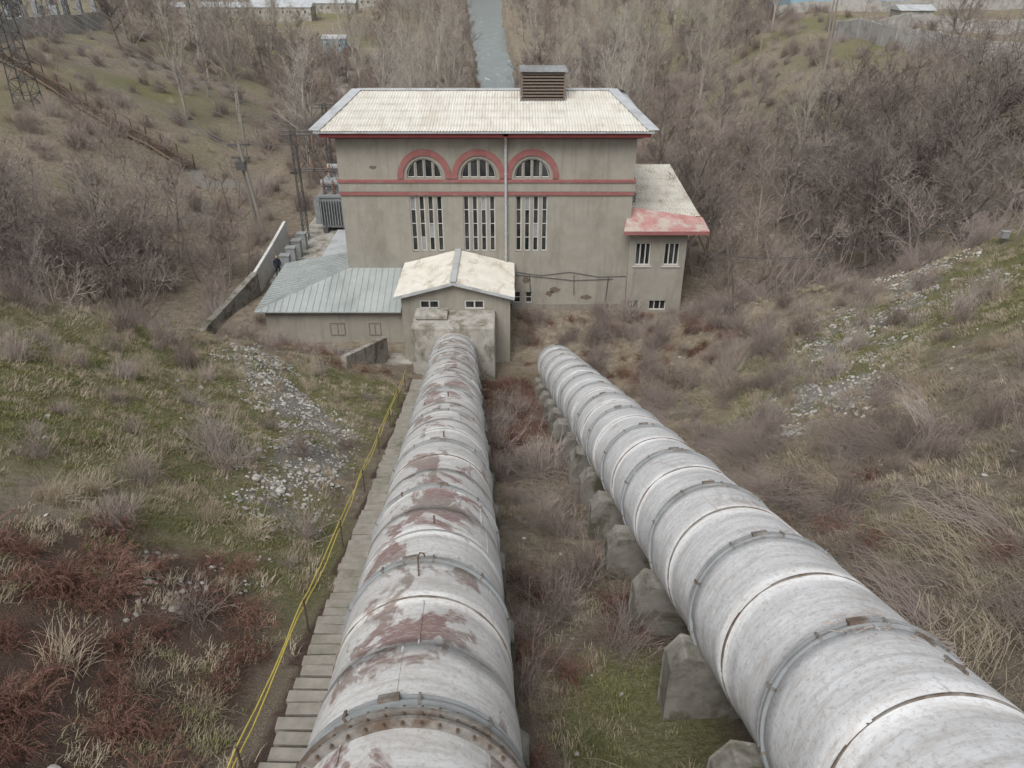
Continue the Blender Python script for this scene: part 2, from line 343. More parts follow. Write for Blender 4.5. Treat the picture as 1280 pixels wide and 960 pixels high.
for zc,cnt in zip(blR[6:14:2],(40,90,40,20)):
    for k in range(cnt):
        a=rs.uniform(.5,1.9); z=zc+rs.gauss(.0,.14); c,s=math.cos(a)*1.345,math.sin(a)*1.345
        d=Vector((rs.uniform(-1,1),rs.uniform(-.2,.1),rs.uniform(-.6,.6)))*.2
        mb.tube([(c,s,z),(c+d.x,s+d.y*.3-.03*abs(d.x),z+d.z)],.006,3)
for (z,a) in ((12.9,1.15),(12.2,1.2)):
    q=Matrix.Rotation(a,4,'Z'); mb.box(1.3,1.345,-.12,.12,z,z+.03,1,q); mb.box(1.3,1.345,-.02,.02,z-.2,z+.2,1,q)
mb.obj("debris",[shr_grey,ringm],pR)

def pier(name,px,pz,y,left_ext,right_ext):
    x=px(y); z=pz(y); g0=z-3.0; rs=random.Random(int(y*10)); zt=z-.5-rs.uniform(0,.15); left_ext+=rs.uniform(-.08,.06)
    mm=MB(); t=.26
    prof=[(x-1.3-left_ext,g0),(x+1.3+right_ext,g0),(x+1.3+right_ext,zt-.3),(x+1.3+right_ext-.3,zt)]
    for k in range(13):
        a=-math.radians(30)-math.radians(120)*k/12; prof.append((x+1.29*math.cos(a),z+1.29*math.sin(a)))
    prof+=[(x-1.3-left_ext+.22,zt),(x-1.3-left_ext,zt-.35)]
    n_=len(prof); vs=[(p[0],y-t,p[1]) for p in prof]+[(p[0],y+t,p[1]) for p in prof]
    fs=[tuple(range(n_)),tuple(range(2*n_-1,n_-1,-1))]+[(i,i+n_,(i+1)%n_+n_,(i+1)%n_) for i in range(n_)]
    fs=[tuple(reversed(f)) for f in fs[2:]]+fs[:2]
    mm.add(vs,fs); ob=mm.obj(name,[oldconc]); bv=ob.modifiers.new("b",'BEVEL'); bv.width=.025; bv.segments=2; return ob
y=3.2
while y<43: pier("concrete_pipe_saddle",xR,zR,y,.45,.3); y+=2.75
y=3.8
while y<41: pier("concrete_pipe_saddle",xL,zL,y,.05,.2); y+=3.1

# ---------------------------------------------------------------- stairs + rope rail
mb=MB(); rs=random.Random(3); y=1.0
while y<40.5:
    cx=xL(y)-2.02; z=tz(cx,y)+.05
    a=rs.uniform(-.03,.03); q=Matrix.Translation((cx+rs.uniform(-.05,.05),y,z))@Matrix.Rotation(a,4,'Z')@Matrix.Rotation(rs.uniform(-.04,.04),4,'Y')
    mb.box(-.56,.56,0,.235,-.02,.14+rs.uniform(-.02,.02),0,q); y+=.38
for sx_ in (-.35,.35):
    pts=[(xL(yy)-2.02+sx_,yy,tz(xL(yy)-2.02,yy)+.02) for yy in np.linspace(1,40.5,60)]
    mb.tube(pts,.06,4,0)
st_=mb.obj("hillside_stairs",[stepm]); bv=st_.modifiers.new("b",'BEVEL'); bv.width=.015; bv.segments=1
mb=MB(); ropes=[[],[]]; y=2.5; k=0
while y<40.5:
    cx=xL(y)-2.72-.004*y; z=tz(cx,y)
    if k%9==0: mb.tube([(cx,y,z-.2),(cx+.02,y,z+.95)],.022,6,1,True)
    sag=.06*math.sin((k%9)/9*math.pi)
    ropes[0].append((cx+.01*math.sin(k),y,z+.92-sag)); ropes[1].append((cx-.12+.03*math.sin(k*.3),y,z+.5-sag*1.6))
    y+=.5; k+=1
for rp in ropes: mb.tube(rp,.015,6,0)
mb.obj("yellow_rope_handrail",[yellow,rust])

# ---------------------------------------------------------------- building helpers
def wallholes(name,outline,holes,y,th,mat_,parent):
    cu=bpy.data.curves.new(name,'CURVE'); cu.dimensions='2D'; cu.fill_mode='BOTH'; cu.extrude=th/2
    for poly in [outline]+holes:
        s=cu.splines.new('POLY'); s.points.add(len(poly)-1)
        for p,(a,b_) in zip(s.points,poly): p.co=(a,b_,0,1)
        s.use_cyclic_u=True
    tmp=bpy.data.objects.new(name,cu); S.collection.objects.link(tmp); bpy.context.view_layer.update()
    m_=bpy.data.meshes.new_from_object(tmp.evaluated_get(bpy.context.evaluated_depsgraph_get())); bpy.data.objects.remove(tmp)
    m_.transform(Matrix.Translation((0,y+th/2,0))@Matrix.Rotation(math.pi/2,4,'X')); m_.materials.clear(); m_.materials.append(mat_)
    ob=bpy.data.objects.new(name,m_); S.collection.objects.link(ob); ob.parent=parent; return ob
rect=lambda a,b,c,d:[(a,c),(b,c),(b,d),(a,d)]
def window(mb,x0,x1,z0,z1,y,cols,rows,fw=.06):
    mb.add([(x0,y+.07,z0),(x1,y+.07,z0),(x1,y+.07,z1),(x0,y+.07,z1)],[(0,1,2,3)],1)
    mb.box(x0,x1,y,y+.06,z0,z0+fw); mb.box(x0,x1,y,y+.06,z1-fw,z1)
    for i in range(cols+1):
        c=x0+(x1-x0)*i/cols; a=max(x0,c-fw/2 if 0<i<cols else (c if i==0 else c-fw)); mb.box(a,a+fw,y+.003,y+.057,z0+fw,z1-fw)
    for j in range(1,rows):
        c=z0+(z1-z0)*j/rows; mb.box(x0+fw,x1-fw,y+.006,y+.05,c-fw/2.5,c+fw/2.5)
def corr(mb,P,u,v,wav=.19,amp=.03,rows=5,insetL=0,insetR=0,mi=0,smp=6):
    P=Vector(P);u=Vector(u);v=Vector(v);W=u.length;Lv=v.length;uu=u/W;vv=v/Lv;nn=uu.cross(vv)
    if nn.z<0: nn=-nn
    n_=int(W/wav)*smp
    for j in range(rows):
        a=j/rows;b_=min(1,(j+1)/rows+.03)
        vs=[];fs=[]
        for i in range(n_+1):
            s=W*i/n_; lim=0
            if insetL and s<insetL: lim=1-s/insetL
            if insetR and W-s<insetR: lim=max(lim,1-(W-s)/insetR)
            sh=math.floor(s/1.13); jit=(math.sin(sh*12.9+j*78.2)*43758.5)%1
            aa=max(a,lim); bb=max(min(1.01,b_+jit*.008),lim); h=amp*math.sin(2*math.pi*s/wav)+jit*.012
            vs.append(P+uu*s+vv*(aa*Lv)+nn*(h)); vs.append(P+uu*s+vv*(bb*Lv)+nn*(h+.03*(1 if bb>lim else 0)))
        for i in range(n_):
            if (vs[2*i]-vs[2*i+1]).length>.05 or (vs[2*i+2]-vs[2*i+3]).length>.05: fs.append((2*i,2*i+2,2*i+3,2*i+1))
        mb.add(vs,fs,mi)

PH=empty("hydroelectric_powerhouse",(0,0,0))
FX0,FX1=-11.26,7.96; FY=50.0; DZ=-2.2
holes=[]; wins=[(-6.78,-4.62),(-3.24,-1.12),(.24,2.36)]
def archpts(c,z0,r,st_=.12,n=20): 
    return [(c-r,z0),(c+r,z0)]+[(c+r*math.cos(math.pi*k/n),z0+st_+r*math.sin(math.pi*k/n)) for k in range(n+1)]
for a,b_ in wins:
    c=(a+b_)/2; holes.append(rect(a,b_,4.16,8.05)); holes.append(archpts(c,9.2,1.15))
holes+=[rect(.1,.6,.35,1.2),rect(.95,1.4,.35,1.2)]
wallholes("front_wall",rect(FX0,FX1,DZ,12.35),holes,FY,.35,plaster,PH)
mb=MB()
mb.box(FX0,FX0+.35,FY+.352,63,DZ,12.35); mb.box(FX1-.35,FX1,FY+.352,63,DZ,12.35); mb.box(FX0+.352,FX1-.352,62.65,63,DZ,12.35)
mb.box(FX0+.36,FX1-.36,FY+.9,62.6,3.2,3.3)
mb.obj("side_walls",[plaster],PH)
mb=MB(); rs=random.Random(8)
for (a,b_) in wins:
    c=(a+b_)/2; wd=(b_-a-.54)/4
    for k in range(4):
        x0=a+k*(wd+.18); window(mb,x0,x0+wd,4.2,8.03,FY+.12,1,1,.07)
        for zz in (5.15,6.1,7.05): mb.box(x0+.07,x0+wd-.07,FY+.125,FY+.17,zz,zz+.045)
        if rs.random()<.4:
            zz=rs.choice([4.27,5.2,6.15,7.1]); mb.box(x0+.072,x0+wd-.072,FY+.14,FY+.16,zz,zz+.87,2)
    for k in range(4):
        xa=c-1.1+k*.575; xb=xa+.47
        def top(x): return 9.2+.12+math.sqrt(max(0,1.08**2-(x-c)**2))
        pts=[(xa,9.24),(xb,9.24)]+[(xb+(xa-xb)*q/6,top(xb+(xa-xb)*q/6)) for q in range(7)]
        mb.add([(p[0],FY+.2,p[1]) for p in pts],[tuple(range(len(pts)))],1)
        for (p,q) in zip(pts,pts[1:]+pts[:1]): mb.tube([(p[0],FY+.16,p[1]),(q[0],FY+.16,q[1])],.036,4,0)
for a,b_ in ((.1,.6),(.95,1.4)): window(mb,a,b_,.35,1.2,FY+.12,1,2,.05)
mb.obj("windows",[frame,glass,greysteel],PH)
mb=MB()
for (a,b_) in wins:
    wd=(b_-a-.54)/4; c=(a+b_)/2
    for k in range(3):
        x0=a+wd+k*(wd+.18); mb.box(x0+.002,x0+.178,FY+.06,FY+.3,4.16,8.05)
        x1=c-1.1+.47+k*.575; xm=x1+.05; mb.box(x1+.03,x1+.08,FY+.08,FY+.3,9.2,9.28+math.sqrt(1.15**2-(xm-c)**2)-.01)
mb.obj("mullions",[plaster],PH)
mb=MB()
mb.box(FX0-.12,FX1+.12,FY-.16,FY-.003,8.95,9.12); mb.box(FX0-.08,FX1+.08,FY-.1,FY-.003,8.1,8.32)
mb.box(FX0-.12,FX0-.003,FY,63,8.95,9.12); mb.box(FX1+.003,FX1+.12,FY,63,8.95,9.12)
for (a,b_) in wins:
    c=(a+b_)/2; n_=28; vs=[];fs=[]
    for k in range(-1,n_+2):
        if k==-1: cs,sn,off=1,0,-.12
        elif k==n_+1: cs,sn,off=-1,0,-.12
        else: cs,sn,off=math.cos(math.pi*k/n_),math.sin(math.pi*k/n_),0
        for r,yy in ((1.36,FY-.003),(1.36,FY-.09),(1.74,FY-.09),(1.74,FY-.003)): vs.append((c+r*cs,yy,9.32+off+r*sn))
    for k in range(n_+2):
        for q in range(3): fs.append((k*4+q,k*4+4+q,k*4+5+q,k*4+1+q))
    mb.add(vs,fs)
mb.box(FX0-.75,FX1+.7,FY-.95,FY-.85,11.98,12.28,1)
mb.box(FX0-.3,FX1+.3,FY-.35,FY-.004,11.8,12.1,1)
mb.box(FX1+.6,FX1+.7,FY-.84,63.8,12.05,12.28,1); mb.box(FX0-.75,FX0-.65,FY-.84,63.8,12.05,12.28,1)
mb.obj("red_trim",[redp,fascia],PH)
mb=MB(); mb.box(FX0-.74,FX1+.69,FY-.849,63.8,12.1,12.3); mb.box(FX0-.1,FX1+.1,FY-.08,FY-.004,8.34,8.93); mb.obj("soffit",[plaster],PH)
EX0,EX1=-12.27,8.8; EY=48.95; EZ=12.36; RX0,RX1=-10.75,6.95; RY=56.3; RZ=13.62
mb=MB()
corr(mb,(RX0-1.52,RY,RZ),(EX1-EX0,0,0),(0,EY-RY,EZ-RZ),rows=6,insetL=1.52,insetR=1.85)
corr(mb,(RX0-1.52,RY,RZ),(EX1-EX0,0,0),(0,RY-EY,EZ-RZ),rows=6,insetL=1.52,insetR=1.85)
mb.obj("roof_sheets",[cream],PH)
mb=MB()
e=.06
mb.add([(EX0-.02,EY-.02,EZ+e-.03),(RX0,RY,RZ+e),(EX0-.02,2*RY-EY,EZ+e-.03)],[(0,1,2)]); mb.add([(EX1+.02,EY-.02,EZ+e-.03),(RX1,RY,RZ+e),(EX1+.02,2*RY-EY,EZ+e-.03)],[(0,2,1)])
for A,B in (((EX0,EY),(RX0,RY)),((EX1,EY),(RX1,RY))):
    for ysg in (1,-1):
        ya=EY if ysg==1 else 2*RY-EY
        q,Lq=rbox((A[0],ya,EZ+.07),(B[0],RY,RZ+.07)); mb.box(-.35,.35,0,Lq,0,.035,0,q)
mb.box(RX0,RX1,RY-.22,RY+.22,RZ+.03,RZ+.11)
mb.box(EX0-.04,EX1+.04,EY-.05,EY+.1,EZ-.10,EZ-.02)
mb.obj("roof_flashing",[gmetal],PH)
mb=MB(); vx0,vx1,vy0,vy1=.62,3.55,54.2,56.4; vb=13.1; vt=15.1
mb.box(vx0+.08,vx1-.08,vy0+.08,vy1-.08,vb,vt,1)
for k in range(9):
    z=vb+.25+k*.2; q=Matrix.Translation((0,vy0,z))@Matrix.Rotation(math.radians(35),4,'X')
    mb.box(vx0+.1,vx1-.1,-.03,.12,0,.03,0,q)
    q=Matrix.Translation((vx1,0,z))@Matrix.Rotation(math.radians(35),4,'Y'); mb.box(-.12,.03,vy0+.15,vy1-.15,0,.03,0,q)
    q=Matrix.Translation((vx0,0,z))@Matrix.Rotation(math.radians(-35),4,'Y'); mb.box(-.03,.12,vy0+.15,vy1-.15,0,.03,0,q)
for xx in (vx0,vx1-.1):
    for yy in (vy0,vy1-.1): mb.box(xx,xx+.1,yy,yy+.1,vb,vt,0)
mb.box(vx0-.12,vx1+.12,vy0-.15,vy1+.15,vt+.002,vt+.1,2)
for k in range(7): mb.box(vx0-.1+k*.5,vx0-.06+k*.5,vy0-.14,vy1+.14,vt+.1,vt+.13,2)
mb.box(vx0-.1,vx1+.1,vy0-.1,vy1+.1,vb-.1,vb+.2,2)
mb.obj("roof_vent",[louv,rubber,greysteel],PH)
mb=MB()
mb.tube([(-.4,FY-.8,12.1),(-.4,FY-.75,11.9),(-.4,FY-.2,11.4),(-.4,FY-.2,2.9)],.085,8,0,True); mb.box(-.55,-.25,FY-.95,FY-.65,12.05,12.4)
for z in (11,9.5,7.5,5.5,3.8): mb.box(-.52,-.28,FY-.22,FY-.003,z,z+.05)
mb.tube([(.3,FY-.03,2.7),(2,FY-.03,2.45),(4,FY-.03,2.7),(6,FY-.03,2.35),(7.9,FY-.03,2.4)],.03,4,1)
mb.tube([(.3,FY-.05,2.5),(2.4,FY-.05,2.3),(4.2,FY-.05,2.1),(7,FY-.05,2.2)],.025,4,1)
mb.tube([(1.2,FY-.05,2.6),(1.3,FY-.05,1.2)],.025,4,1); mb.tube([(4.3,FY-.05,2.5),(4.35,FY-.05,1.0)],.025,4,1); mb.tube([(6.7,FY-.05,2.3),(6.6,FY-.05,.5)],.03,4,1)
mb.obj("downpipe",[gmetal,dsteel],PH)
mb=MB(); rs=random.Random(12)
for (cx,cz,sx_,sz_) in ((3.0,1.35,.5,.25),(2.6,1.1,.3,.25),(1.0,2.1,.35,.3),(-.1,2.0,.35,.5),(5.2,.8,.5,.2),(-9,9.9,.3,.12)):
    pts=[(cx+sx_*math.cos(t)*rs.uniform(.6,1.1),cz+sz_*math.sin(t)*rs.uniform(.6,1.1)) for t in np.linspace(0,6.28,14)[:-1]]
    mb.add([(p[0],FY-.006,p[1]) for p in pts],[tuple(range(len(pts)))],0)
mb.obj("bare_plaster_patches",[louv],PH)
mb=MB(); mb.box(FX0-.05,.02,FY-.08,FY-.003,DZ,.3); mb.box(1.6,FX1,FY-.08,FY-.003,DZ,.3); mb.obj("plinth",[plasterlow],PH)

AX1=11.8
wallholes("annex_front_wall",rect(FX1+.0,AX1,DZ,5.95),[rect(8.35,9.4,3.35,4.95),rect(10.3,11.35,3.35,4.95),rect(7.99+.1,8.95,.02,.75),rect(9.6,10.8,.02,.75)],FY-.45,.3,plaster,PH)
mb=MB(); mb.box(FX1,FX1+.003+.25,FY-.15,FY+.1,DZ,5.9); mb.box(AX1-.3,AX1,FY-.148,62.5,DZ,5.95); mb.box(FX1,AX1-.302,62.2,62.5,DZ,5.95); mb.obj("annex_walls",[plaster],PH)
mb=MB()
window(mb,8.35,9.4,3.35,4.95,FY-.35,3,1,.08); window(mb,10.3,11.35,3.35,4.95,FY-.35,3,1,.08); window(mb,8.09,8.95,.02,.75,FY-.35,2,1,.06); window(mb,9.6,10.8,.02,.75,FY-.35,3,1,.06)
mb.box(8.25,9.5,FY-.53,FY-.453,3.25,3.33); mb.box(10.2,11.45,FY-.53,FY-.453,3.25,3.33)
mb.obj("annex_windows",[frame,glass],PH)
mb=MB(); corr(mb,(FX1+.02,63,6.85),(4.85,0,0),(0,-11.9,-.55),rows=7); mb.obj("annex_roof_sheets",[cream2],PH)
mb=MB(); 
vs=[(7.35,48.7,6.05),(13.0,48.7,6.05),(12.9,50.6,6.38),(7.98,51.2,6.95),(7.35,48.7,5.8),(13.0,48.7,5.8),(12.9,50.6,6.1),(7.98,51.2,6.1)]
mb.add(vs,[(0,1,2,3),(4,7,6,5),(1,5,6,2),(3,2,6,7),(0,3,7,4)]); mb.add(vs,[(0,4,5,1)],1)
mb.box(12.8,12.9,50.62,63,6.05,6.3); mb.obj("annex_pink_eave",[pinkp,redp],PH)
mb=MB(); mb.box(7.97,12.7,49.0,62.9,5.96,6.04); mb.tube([(8.3,53.5,6.6),(8.3,53.5,7.1)],.12,8,1,True); mb.box(8.05,8.8,53.9,54.6,6.5,7.05,1)
mb.obj("annex_soffit",[plaster,greysteel],PH)

mb=MB(); mb.box(-16.4,-7.2,46.5,46.8,-2.3,1.5); mb.box(-16.4,-16.1,46.81,54,-2.3,1.5); mb.box(-16.09,FX0,53.7,54,-2.3,1.9); mb.obj("low_wing_walls",[plaster],PH)
mb=MB()
e1=Vector((-16.95,46,1.5));e2=Vector((-7.3,46,1.5));h1_=Vector((-7.3,49.995,3.0));h2_=Vector((FX0-.004,49.995,3.0)); bk=Vector((FX0-.004,54.3,2.75)); bl_=Vector((-16.95,54.3,1.7))
th=Vector((0,0,-.08))
pl=[e1,e2,h1_,h2_,bk,bl_]
mb.add(pl,[(0,1,2,3),(0,3,4,5)]); mb.add([p+th for p in pl],[(3,2,1,0),(5,4,3,0)]); 
mb.add([e1,e2,e2+th,e1+th],[(0,3,2,1)]); mb.add([bl_,e1,e1+th,bl_+th],[(0,3,2,1)])
x=-16.5
while x<-7.4:
    t=(x+16.95)/(h2_.x+16.95)
    top=e1.lerp(h2_,t) if t<1 else Vector((x,49.99,3.0))
    q,Lq=rbox((x,46,1.51),(x,top.y,top.z+.01)); mb.box(-.018,.018,0,Lq,0,.035,0,q); x+=.42
y=46.5
while y<54.2:
    if y<49.99: t=(y-46)/(49.995-46); top=e1.lerp(h2_,t)
    else: t=(y-49.995)/(54.3-49.995); top=h2_.lerp(bk,t)
    t2=(y-46)/8.3; lo=e1.lerp(bl_,t2)
    q,Lq=rbox((lo.x,y,lo.z+.01),(top.x,y,top.z+.01)); mb.box(-.018,.018,0,Lq,0,.035,0,q); y+=.42
mb.obj("low_wing_roof",[greenmetal],PH)
mb=MB(); window(mb,-12.2,-11.2,-.4,.5,46.44,2,1,.05); window(mb,-9.6,-8.8,-.4,.5,46.44,2,1,.05); mb.obj("low_wing_windows",[plasterlow,glass],PH)
GY=44.6; ap=-3.66
out=[(-7.0,-2.2),(-.12,-2.2),(-.12,3.25),(ap,4.12),(-7.0,3.25)]
wallholes("valve_house_front",out,[rect(-5.85,-4.6,2.35,2.95),rect(-3.0,-1.75,2.35,2.95)],GY,.25,plaster,PH)
mb=MB(); mb.box(-7.0,-6.75,GY+.252,49.9,-2.2,3.2); mb.box(-.37,-.12,GY+.252,49.99,-2.2,3.2); mb.obj("valve_house_walls",[plaster],PH)
mb=MB(); window(mb,-5.85,-4.6,2.35,2.95,GY+.03,2,1,.09); window(mb,-3.0,-1.75,2.35,2.95,GY+.03,2,1,.09); mb.obj("valve_house_windows",[frame,glass],PH)
mb=MB()
corr(mb,(ap,49.95,4.33),(0,-5.75,0),(-3.7,0,-.98),rows=3,wav=.2); corr(mb,(ap,49.95,4.33),(0,-5.75,0),(3.8,0,-1.0),rows=3,wav=.2)
mb.obj("valve_house_roof",[cream2],PH)
mb=MB()
mb.box(ap-.2,ap,44.15,49.95,4.37,4.41); mb.box(ap,ap+.2,44.15,49.95,4.372,4.412)
for sx_,ex in ((-1,-7.4),(1,.16)):
    q,Lq=rbox((ap,44.18,4.22),(ex,44.18,3.22)); mb.box(-.04,.04,0,Lq,-.08,.1,0,q)
mb.obj("valve_house_bargeboard",[gmetal],PH)

mb=MB()
mb.add([(-6.15,42,-2.5),(-1.05,42,-2.5),(-1.05,44.59,-2.5),(-6.15,44.59,-2.5),(-6.15,42.15,2.2),(-1.05,42.15,2.2),(-1.05,44.59,2.3),(-6.15,44.59,2.3)],[(0,3,2,1),(4,5,6,7),(0,1,5,4),(1,2,6,5),(2,3,7,6),(3,0,4,7)])
mb.box(-6.0,-4.0,43.1,44.3,2.28,2.6)
ob=mb.obj("concrete_anchor_block",[concrete]); bv=ob.modifiers.new("b",'BEVEL'); bv.width=.08; bv.segments=2
mb=MB(); mb.box(-9.2,-6.2,40.2,46,-1.8,-1.28); mb.obj("yard_paving",[concrete])
def wallrun(mb,pts,th,hts,base=1.0,mi=0):
    for (a,b_),(h0,h1) in zip(zip(pts[:-1],pts[1:]),zip(hts[:-1],hts[1:])):
        a=Vector((*a,0));b_=Vector((*b_,0)); d=(b_-a).normalized(); nn=Vector((-d.y,d.x,0))*th/2
        za,zb=tz(a.x,a.y),tz(b_.x,b_.y)
        vs=[]
        for p,z0,h in ((a,za,h0),(b_,zb,h1)):
            vs+=[p-nn+Vector((0,0,z0-base)),p+nn+Vector((0,0,z0-base)),p+nn+Vector((0,0,z0+h)),p-nn+Vector((0,0,z0+h))]
        mb.add(vs,[(0,1,2,3),(7,6,5,4),(0,4,5,1),(1,5,6,2),(2,6,7,3),(3,7,4,0)],mi)
mb=MB(); wallrun(mb,[(-8.3,44.8),(-9.6,38.6)],.35,[1.7,.7]); mb.obj("retaining_wall",[concrete])
mb=MB(); wallrun(mb,[(-8.3,45),(-13,45.4),(-20.5,45.2)],.3,[.5,.4,.5]); mb.obj("retaining_wall",[oldconc])
mb=MB(); wallrun(mb,[(-18.75,52.5),(-18.8,57),(-18.9,62)],.22,[1.8,2.1,2.5]); mb.obj("white_wall",[white])
mb=MB(); wallrun(mb,[(-18.72,52.45),(-21.0,46)],.5,[1.8,1.0]); mb.obj("concrete_wall",[oldconc])
mb=MB(); mb.box(-18.5,-11.4,54.4,76,-.6,.12); mb.box(-14.5,-11.5,56,62,.12,1.5,0); mb.box(-14.2,-12.2,62.3,64.5,.12,.9,0)
mb.obj("switchyard_slab",[concrete])
mb=MB(); mb.box(-14.6,-11.4,55.6,62.2,1.5,1.62); mb.obj("switchyard_shed_roof",[gmetal])

def transformer(x,y,z=.12,sc_=1.0):
    e=empty("power_transformer",(x,y,z)); e.scale=(sc_,)*3; mb=MB()
    mb.box(-.9,.9,-.7,.7,.3,2.3,0); mb.box(-1.0,1.0,-.8,.8,2.3,2.42,0)
    for sx_ in (-1,1):
        for k in range(9): mb.box(sx_*.95-(.0 if sx_>0 else .35),sx_*.95+(.35 if sx_>0 else 0),-.62+k*.15,-.57+k*.15,.5,2.1,0)
    for k in range(10): mb.box(-.8+k*.17,-.76+k*.17,-1.0,-.7,.5,2.1,0)
    mb.tube([(-.9,.3,2.95),(1.0,.3,2.95)],.25,12,0,True); mb.tube([(.5,.3,2.4),(.5,.3,2.8)],.05,6,0)
    for k in (-.6,0,.6):
        mb.tube([(k,-.3,2.4),(k,-.3,3.3)],[.09,.05],8,1,True)
        for j in range(5): mb.tube([(k,-.3,2.5+j*.15),(k,-.3,2.55+j*.15)],[.15,.08],8,1,True)
    mb.box(-.8,-.5,-1,.8,0,.3,2); mb.box(.5,.8,-1,.8,0,.3,2)
    mb.obj("tank_and_bushings",[greysteel,porcel,dsteel],e); return e
transformer(-15.6,67,.12,1.35); transformer(-16.2,72.5,.12,1.35)
def lattice(mb,x,y,z,h,w0,w1,mi=0,r=.05,step=1.2):
    n_=max(3,int(h/step)); 
    def cn(t,k): 
        w_=w0+(w1-w0)*t; sx_,sy_=((-1,-1),(1,-1),(1,1),(-1,1))[k]; return Vector((x+sx_*w_/2,y+sy_*w_/2,z+t*h))
    for k in range(4): mb.tube([cn(0,k),cn(1,k)],r,4,mi)
    for i in range(n_):
        t0,t1=i/n_,(i+1)/n_
        for k in range(4):
            a,b_=(k,(k+1)%4) if i%2 else ((k+1)%4,k)
            mb.tube([cn(t0,a),cn(t1,b_)],r*.6,3,mi); mb.tube([cn(t1,a),cn(t1,b_)],r*.6,3,mi)
mb=MB()
for x_,y_ in ((-17.8,64),(-17.8,76),(-13.2,64.8),(-13.2,76)): lattice(mb,x_,y_,.1,9.2,.45,.35,0,.035,.9)
for y_ in (64.2,76):
    for z_ in (8.9,9.2): mb.tube([(-18.7,y_,z_),(-12.4,y_,z_)],.05,4)
    for k in range(9): mb.tube([(-18+k*.6,y_,8.9),(-17.7+k*.6,y_,9.2)],.03,3)
    for k in range(4): mb.tube([(-17.6+k*1.3,y_,8.9),(-17.6+k*1.3,y_,8.1)],.08,6,1)
for z_ in (6.0,6.2): mb.tube([(-18.4,64,z_),(-12.6,64.3,z_)],.05,4)
for k in range(5): mb.tube([(-17.6+k*1.1,64,6.2),(-17.6+k*1.1,64,6.9)],.09,6,1)
for k in range(4): mb.tube([(-17.6+k*1.3,64.2,8.1),(-17.3+k*1.0,65.5,6.4),(-16.4+k*.6,66.6,4.6)],.025,4)
for k in range(3): mb.tube([(-17.5+k*1.3,64.2,9.2),(-17.4+k*1.3,70,8.7),(-17.5+k*1.3,76,9.2)],.025,4)
mb.obj("switchyard_gantry",[dsteel,porcel])
mb=MB()
for k in range(4):
    x_=-17.6+k*.02; y_=56.5+k*1.7; mb.box(x_-.35,x_+.35,y_-.3,y_+.3,.12,1.5,0); mb.box(x_-.4,x_+.4,y_-.35,y_+.35,1.5,1.56,0)
mb.obj("switchyard_cabinets",[greysteel])

def aframe(x,y,h,name="utility_pole",dx=1.0):
    z=tz(x,y); e=empty(name,(x,y,z)); mb=MB()
    mb.tube([(dx,-.5,-.5),(-.15,0,h)],[.2,.13],8,0,True); mb.tube([(-.0,.9,-.5),(-.25,.1,h-.3)],[.2,.13],8,0,True)
    mb.box(-1.1,.8,-.08,.08,h-.25,h-.1,1); mb.box(-.9,.6,-.08,.08,h-1.3,h-1.15,1); mb.tube([(.45,-.1,h*.4),(0,.55,h*.4)],.06,5,1)
    for k in (-1,-.45,.2,.7): mb.tube([(k,0,h-.1),(k,0,h+.3)],[.07,.05],6,2,True)
    mb.box(-.6,.2,-.35,.1,h-2.2,h-1.5,1)
    mb.obj("pole",[wood,dsteel,porcel],e)
aframe(-22.4,64.7,8.2)
def pole(x,y,h,lean=0,name="utility_pole",r=.15):
    z=tz(x,y); e=empty(name,(x,y,z)); mb=MB()
    mb.tube([(0,0,-.5),(lean,0,h)],[r,r*.7],8,0,True); mb.box(lean-.9,lean+.9,-.05,.05,h-.6,h-.48,1)
    for k in (-.8,-.3,.3,.8): mb.tube([(lean+k,0,h-.48),(lean+k,0,h-.25)],[.05,.04],6,2,True)
    mb.obj("pole",[wood,dsteel,porcel],e)
pole(36.5,96,9.5); pole(52,95,9.5); pole(47,125,9.5); pole(72,120,9.5); pole(-30,88,8,.2); pole(-38,130,9); pole(-66,92,9); pole(30,140,9)
pole(24.8,36.4,2.9,.45,r=.07)
bx=empty("junction_box",(24.2,36.3,tz(24.2,36.3))); mb=MB(); mb.box(-.16,.16,-.1,.1,.35,.65); mb.box(-.19,.19,-.13,.13,.65,.69); mb.tube([(0,0,-.2),(0,0,.35)],.03,6,1); mb.obj("box",[greysteel,dsteel],bx)
def pylon(x,y,h):
    z=tz(x,y); e=empty("lattice_pylon",(x,y,z)); mb=MB(); lattice(mb,0,0,-.3,h,2.0,.6,0,.075,1.4)
    for zz,wd in ((h*.72,3),(h*.86,2.4),(h-.4,1.6)):
        for s in (-1,1):
            mb.tube([(0,.25,zz),(s*wd,0,zz+.1)],.06,4); mb.tube([(0,-.25,zz),(s*wd,0,zz+.1)],.06,4); mb.tube([(0,0,zz+.8),(s*wd,0,zz+.1)],.05,4)
            mb.tube([(s*wd,0,zz+.1),(s*wd,0,zz-.9)],.07,5,1)
    mb.obj("tower",[dsteel,porcel],e)
pylon(-49.5,82.5,17); pylon(-70,128,15); pylon(-62,150,15); pylon(-82,140,16); pylon(-66,112,13); pylon(-48,128,12)
for gy_ in (118,130,142):
    mb=MB()
    for gx_ in (-96,-86,-76,-68): lattice(mb,gx_,gy_,11.8,7,.6,.5,0,.08,1.2)
    mb.tube([(-97,gy_,18.7),(-67,gy_,18.7)],.1,4); mb.tube([(-97,gy_,18.3),(-67,gy_,18.3)],.1,4)
    for k in range(12): mb.tube([(-95+k*2.4,gy_,18.2),(-95+k*2.4,gy_,17.2)],.1,5,1); mb.box(-95.4+k*2.4,-94.6+k*2.4,gy_-2.4,gy_-1.8,11.8,14.2,2)
    mb.obj("substation_busbar_frame",[dsteel,porcel,greysteel])
mb=MB()
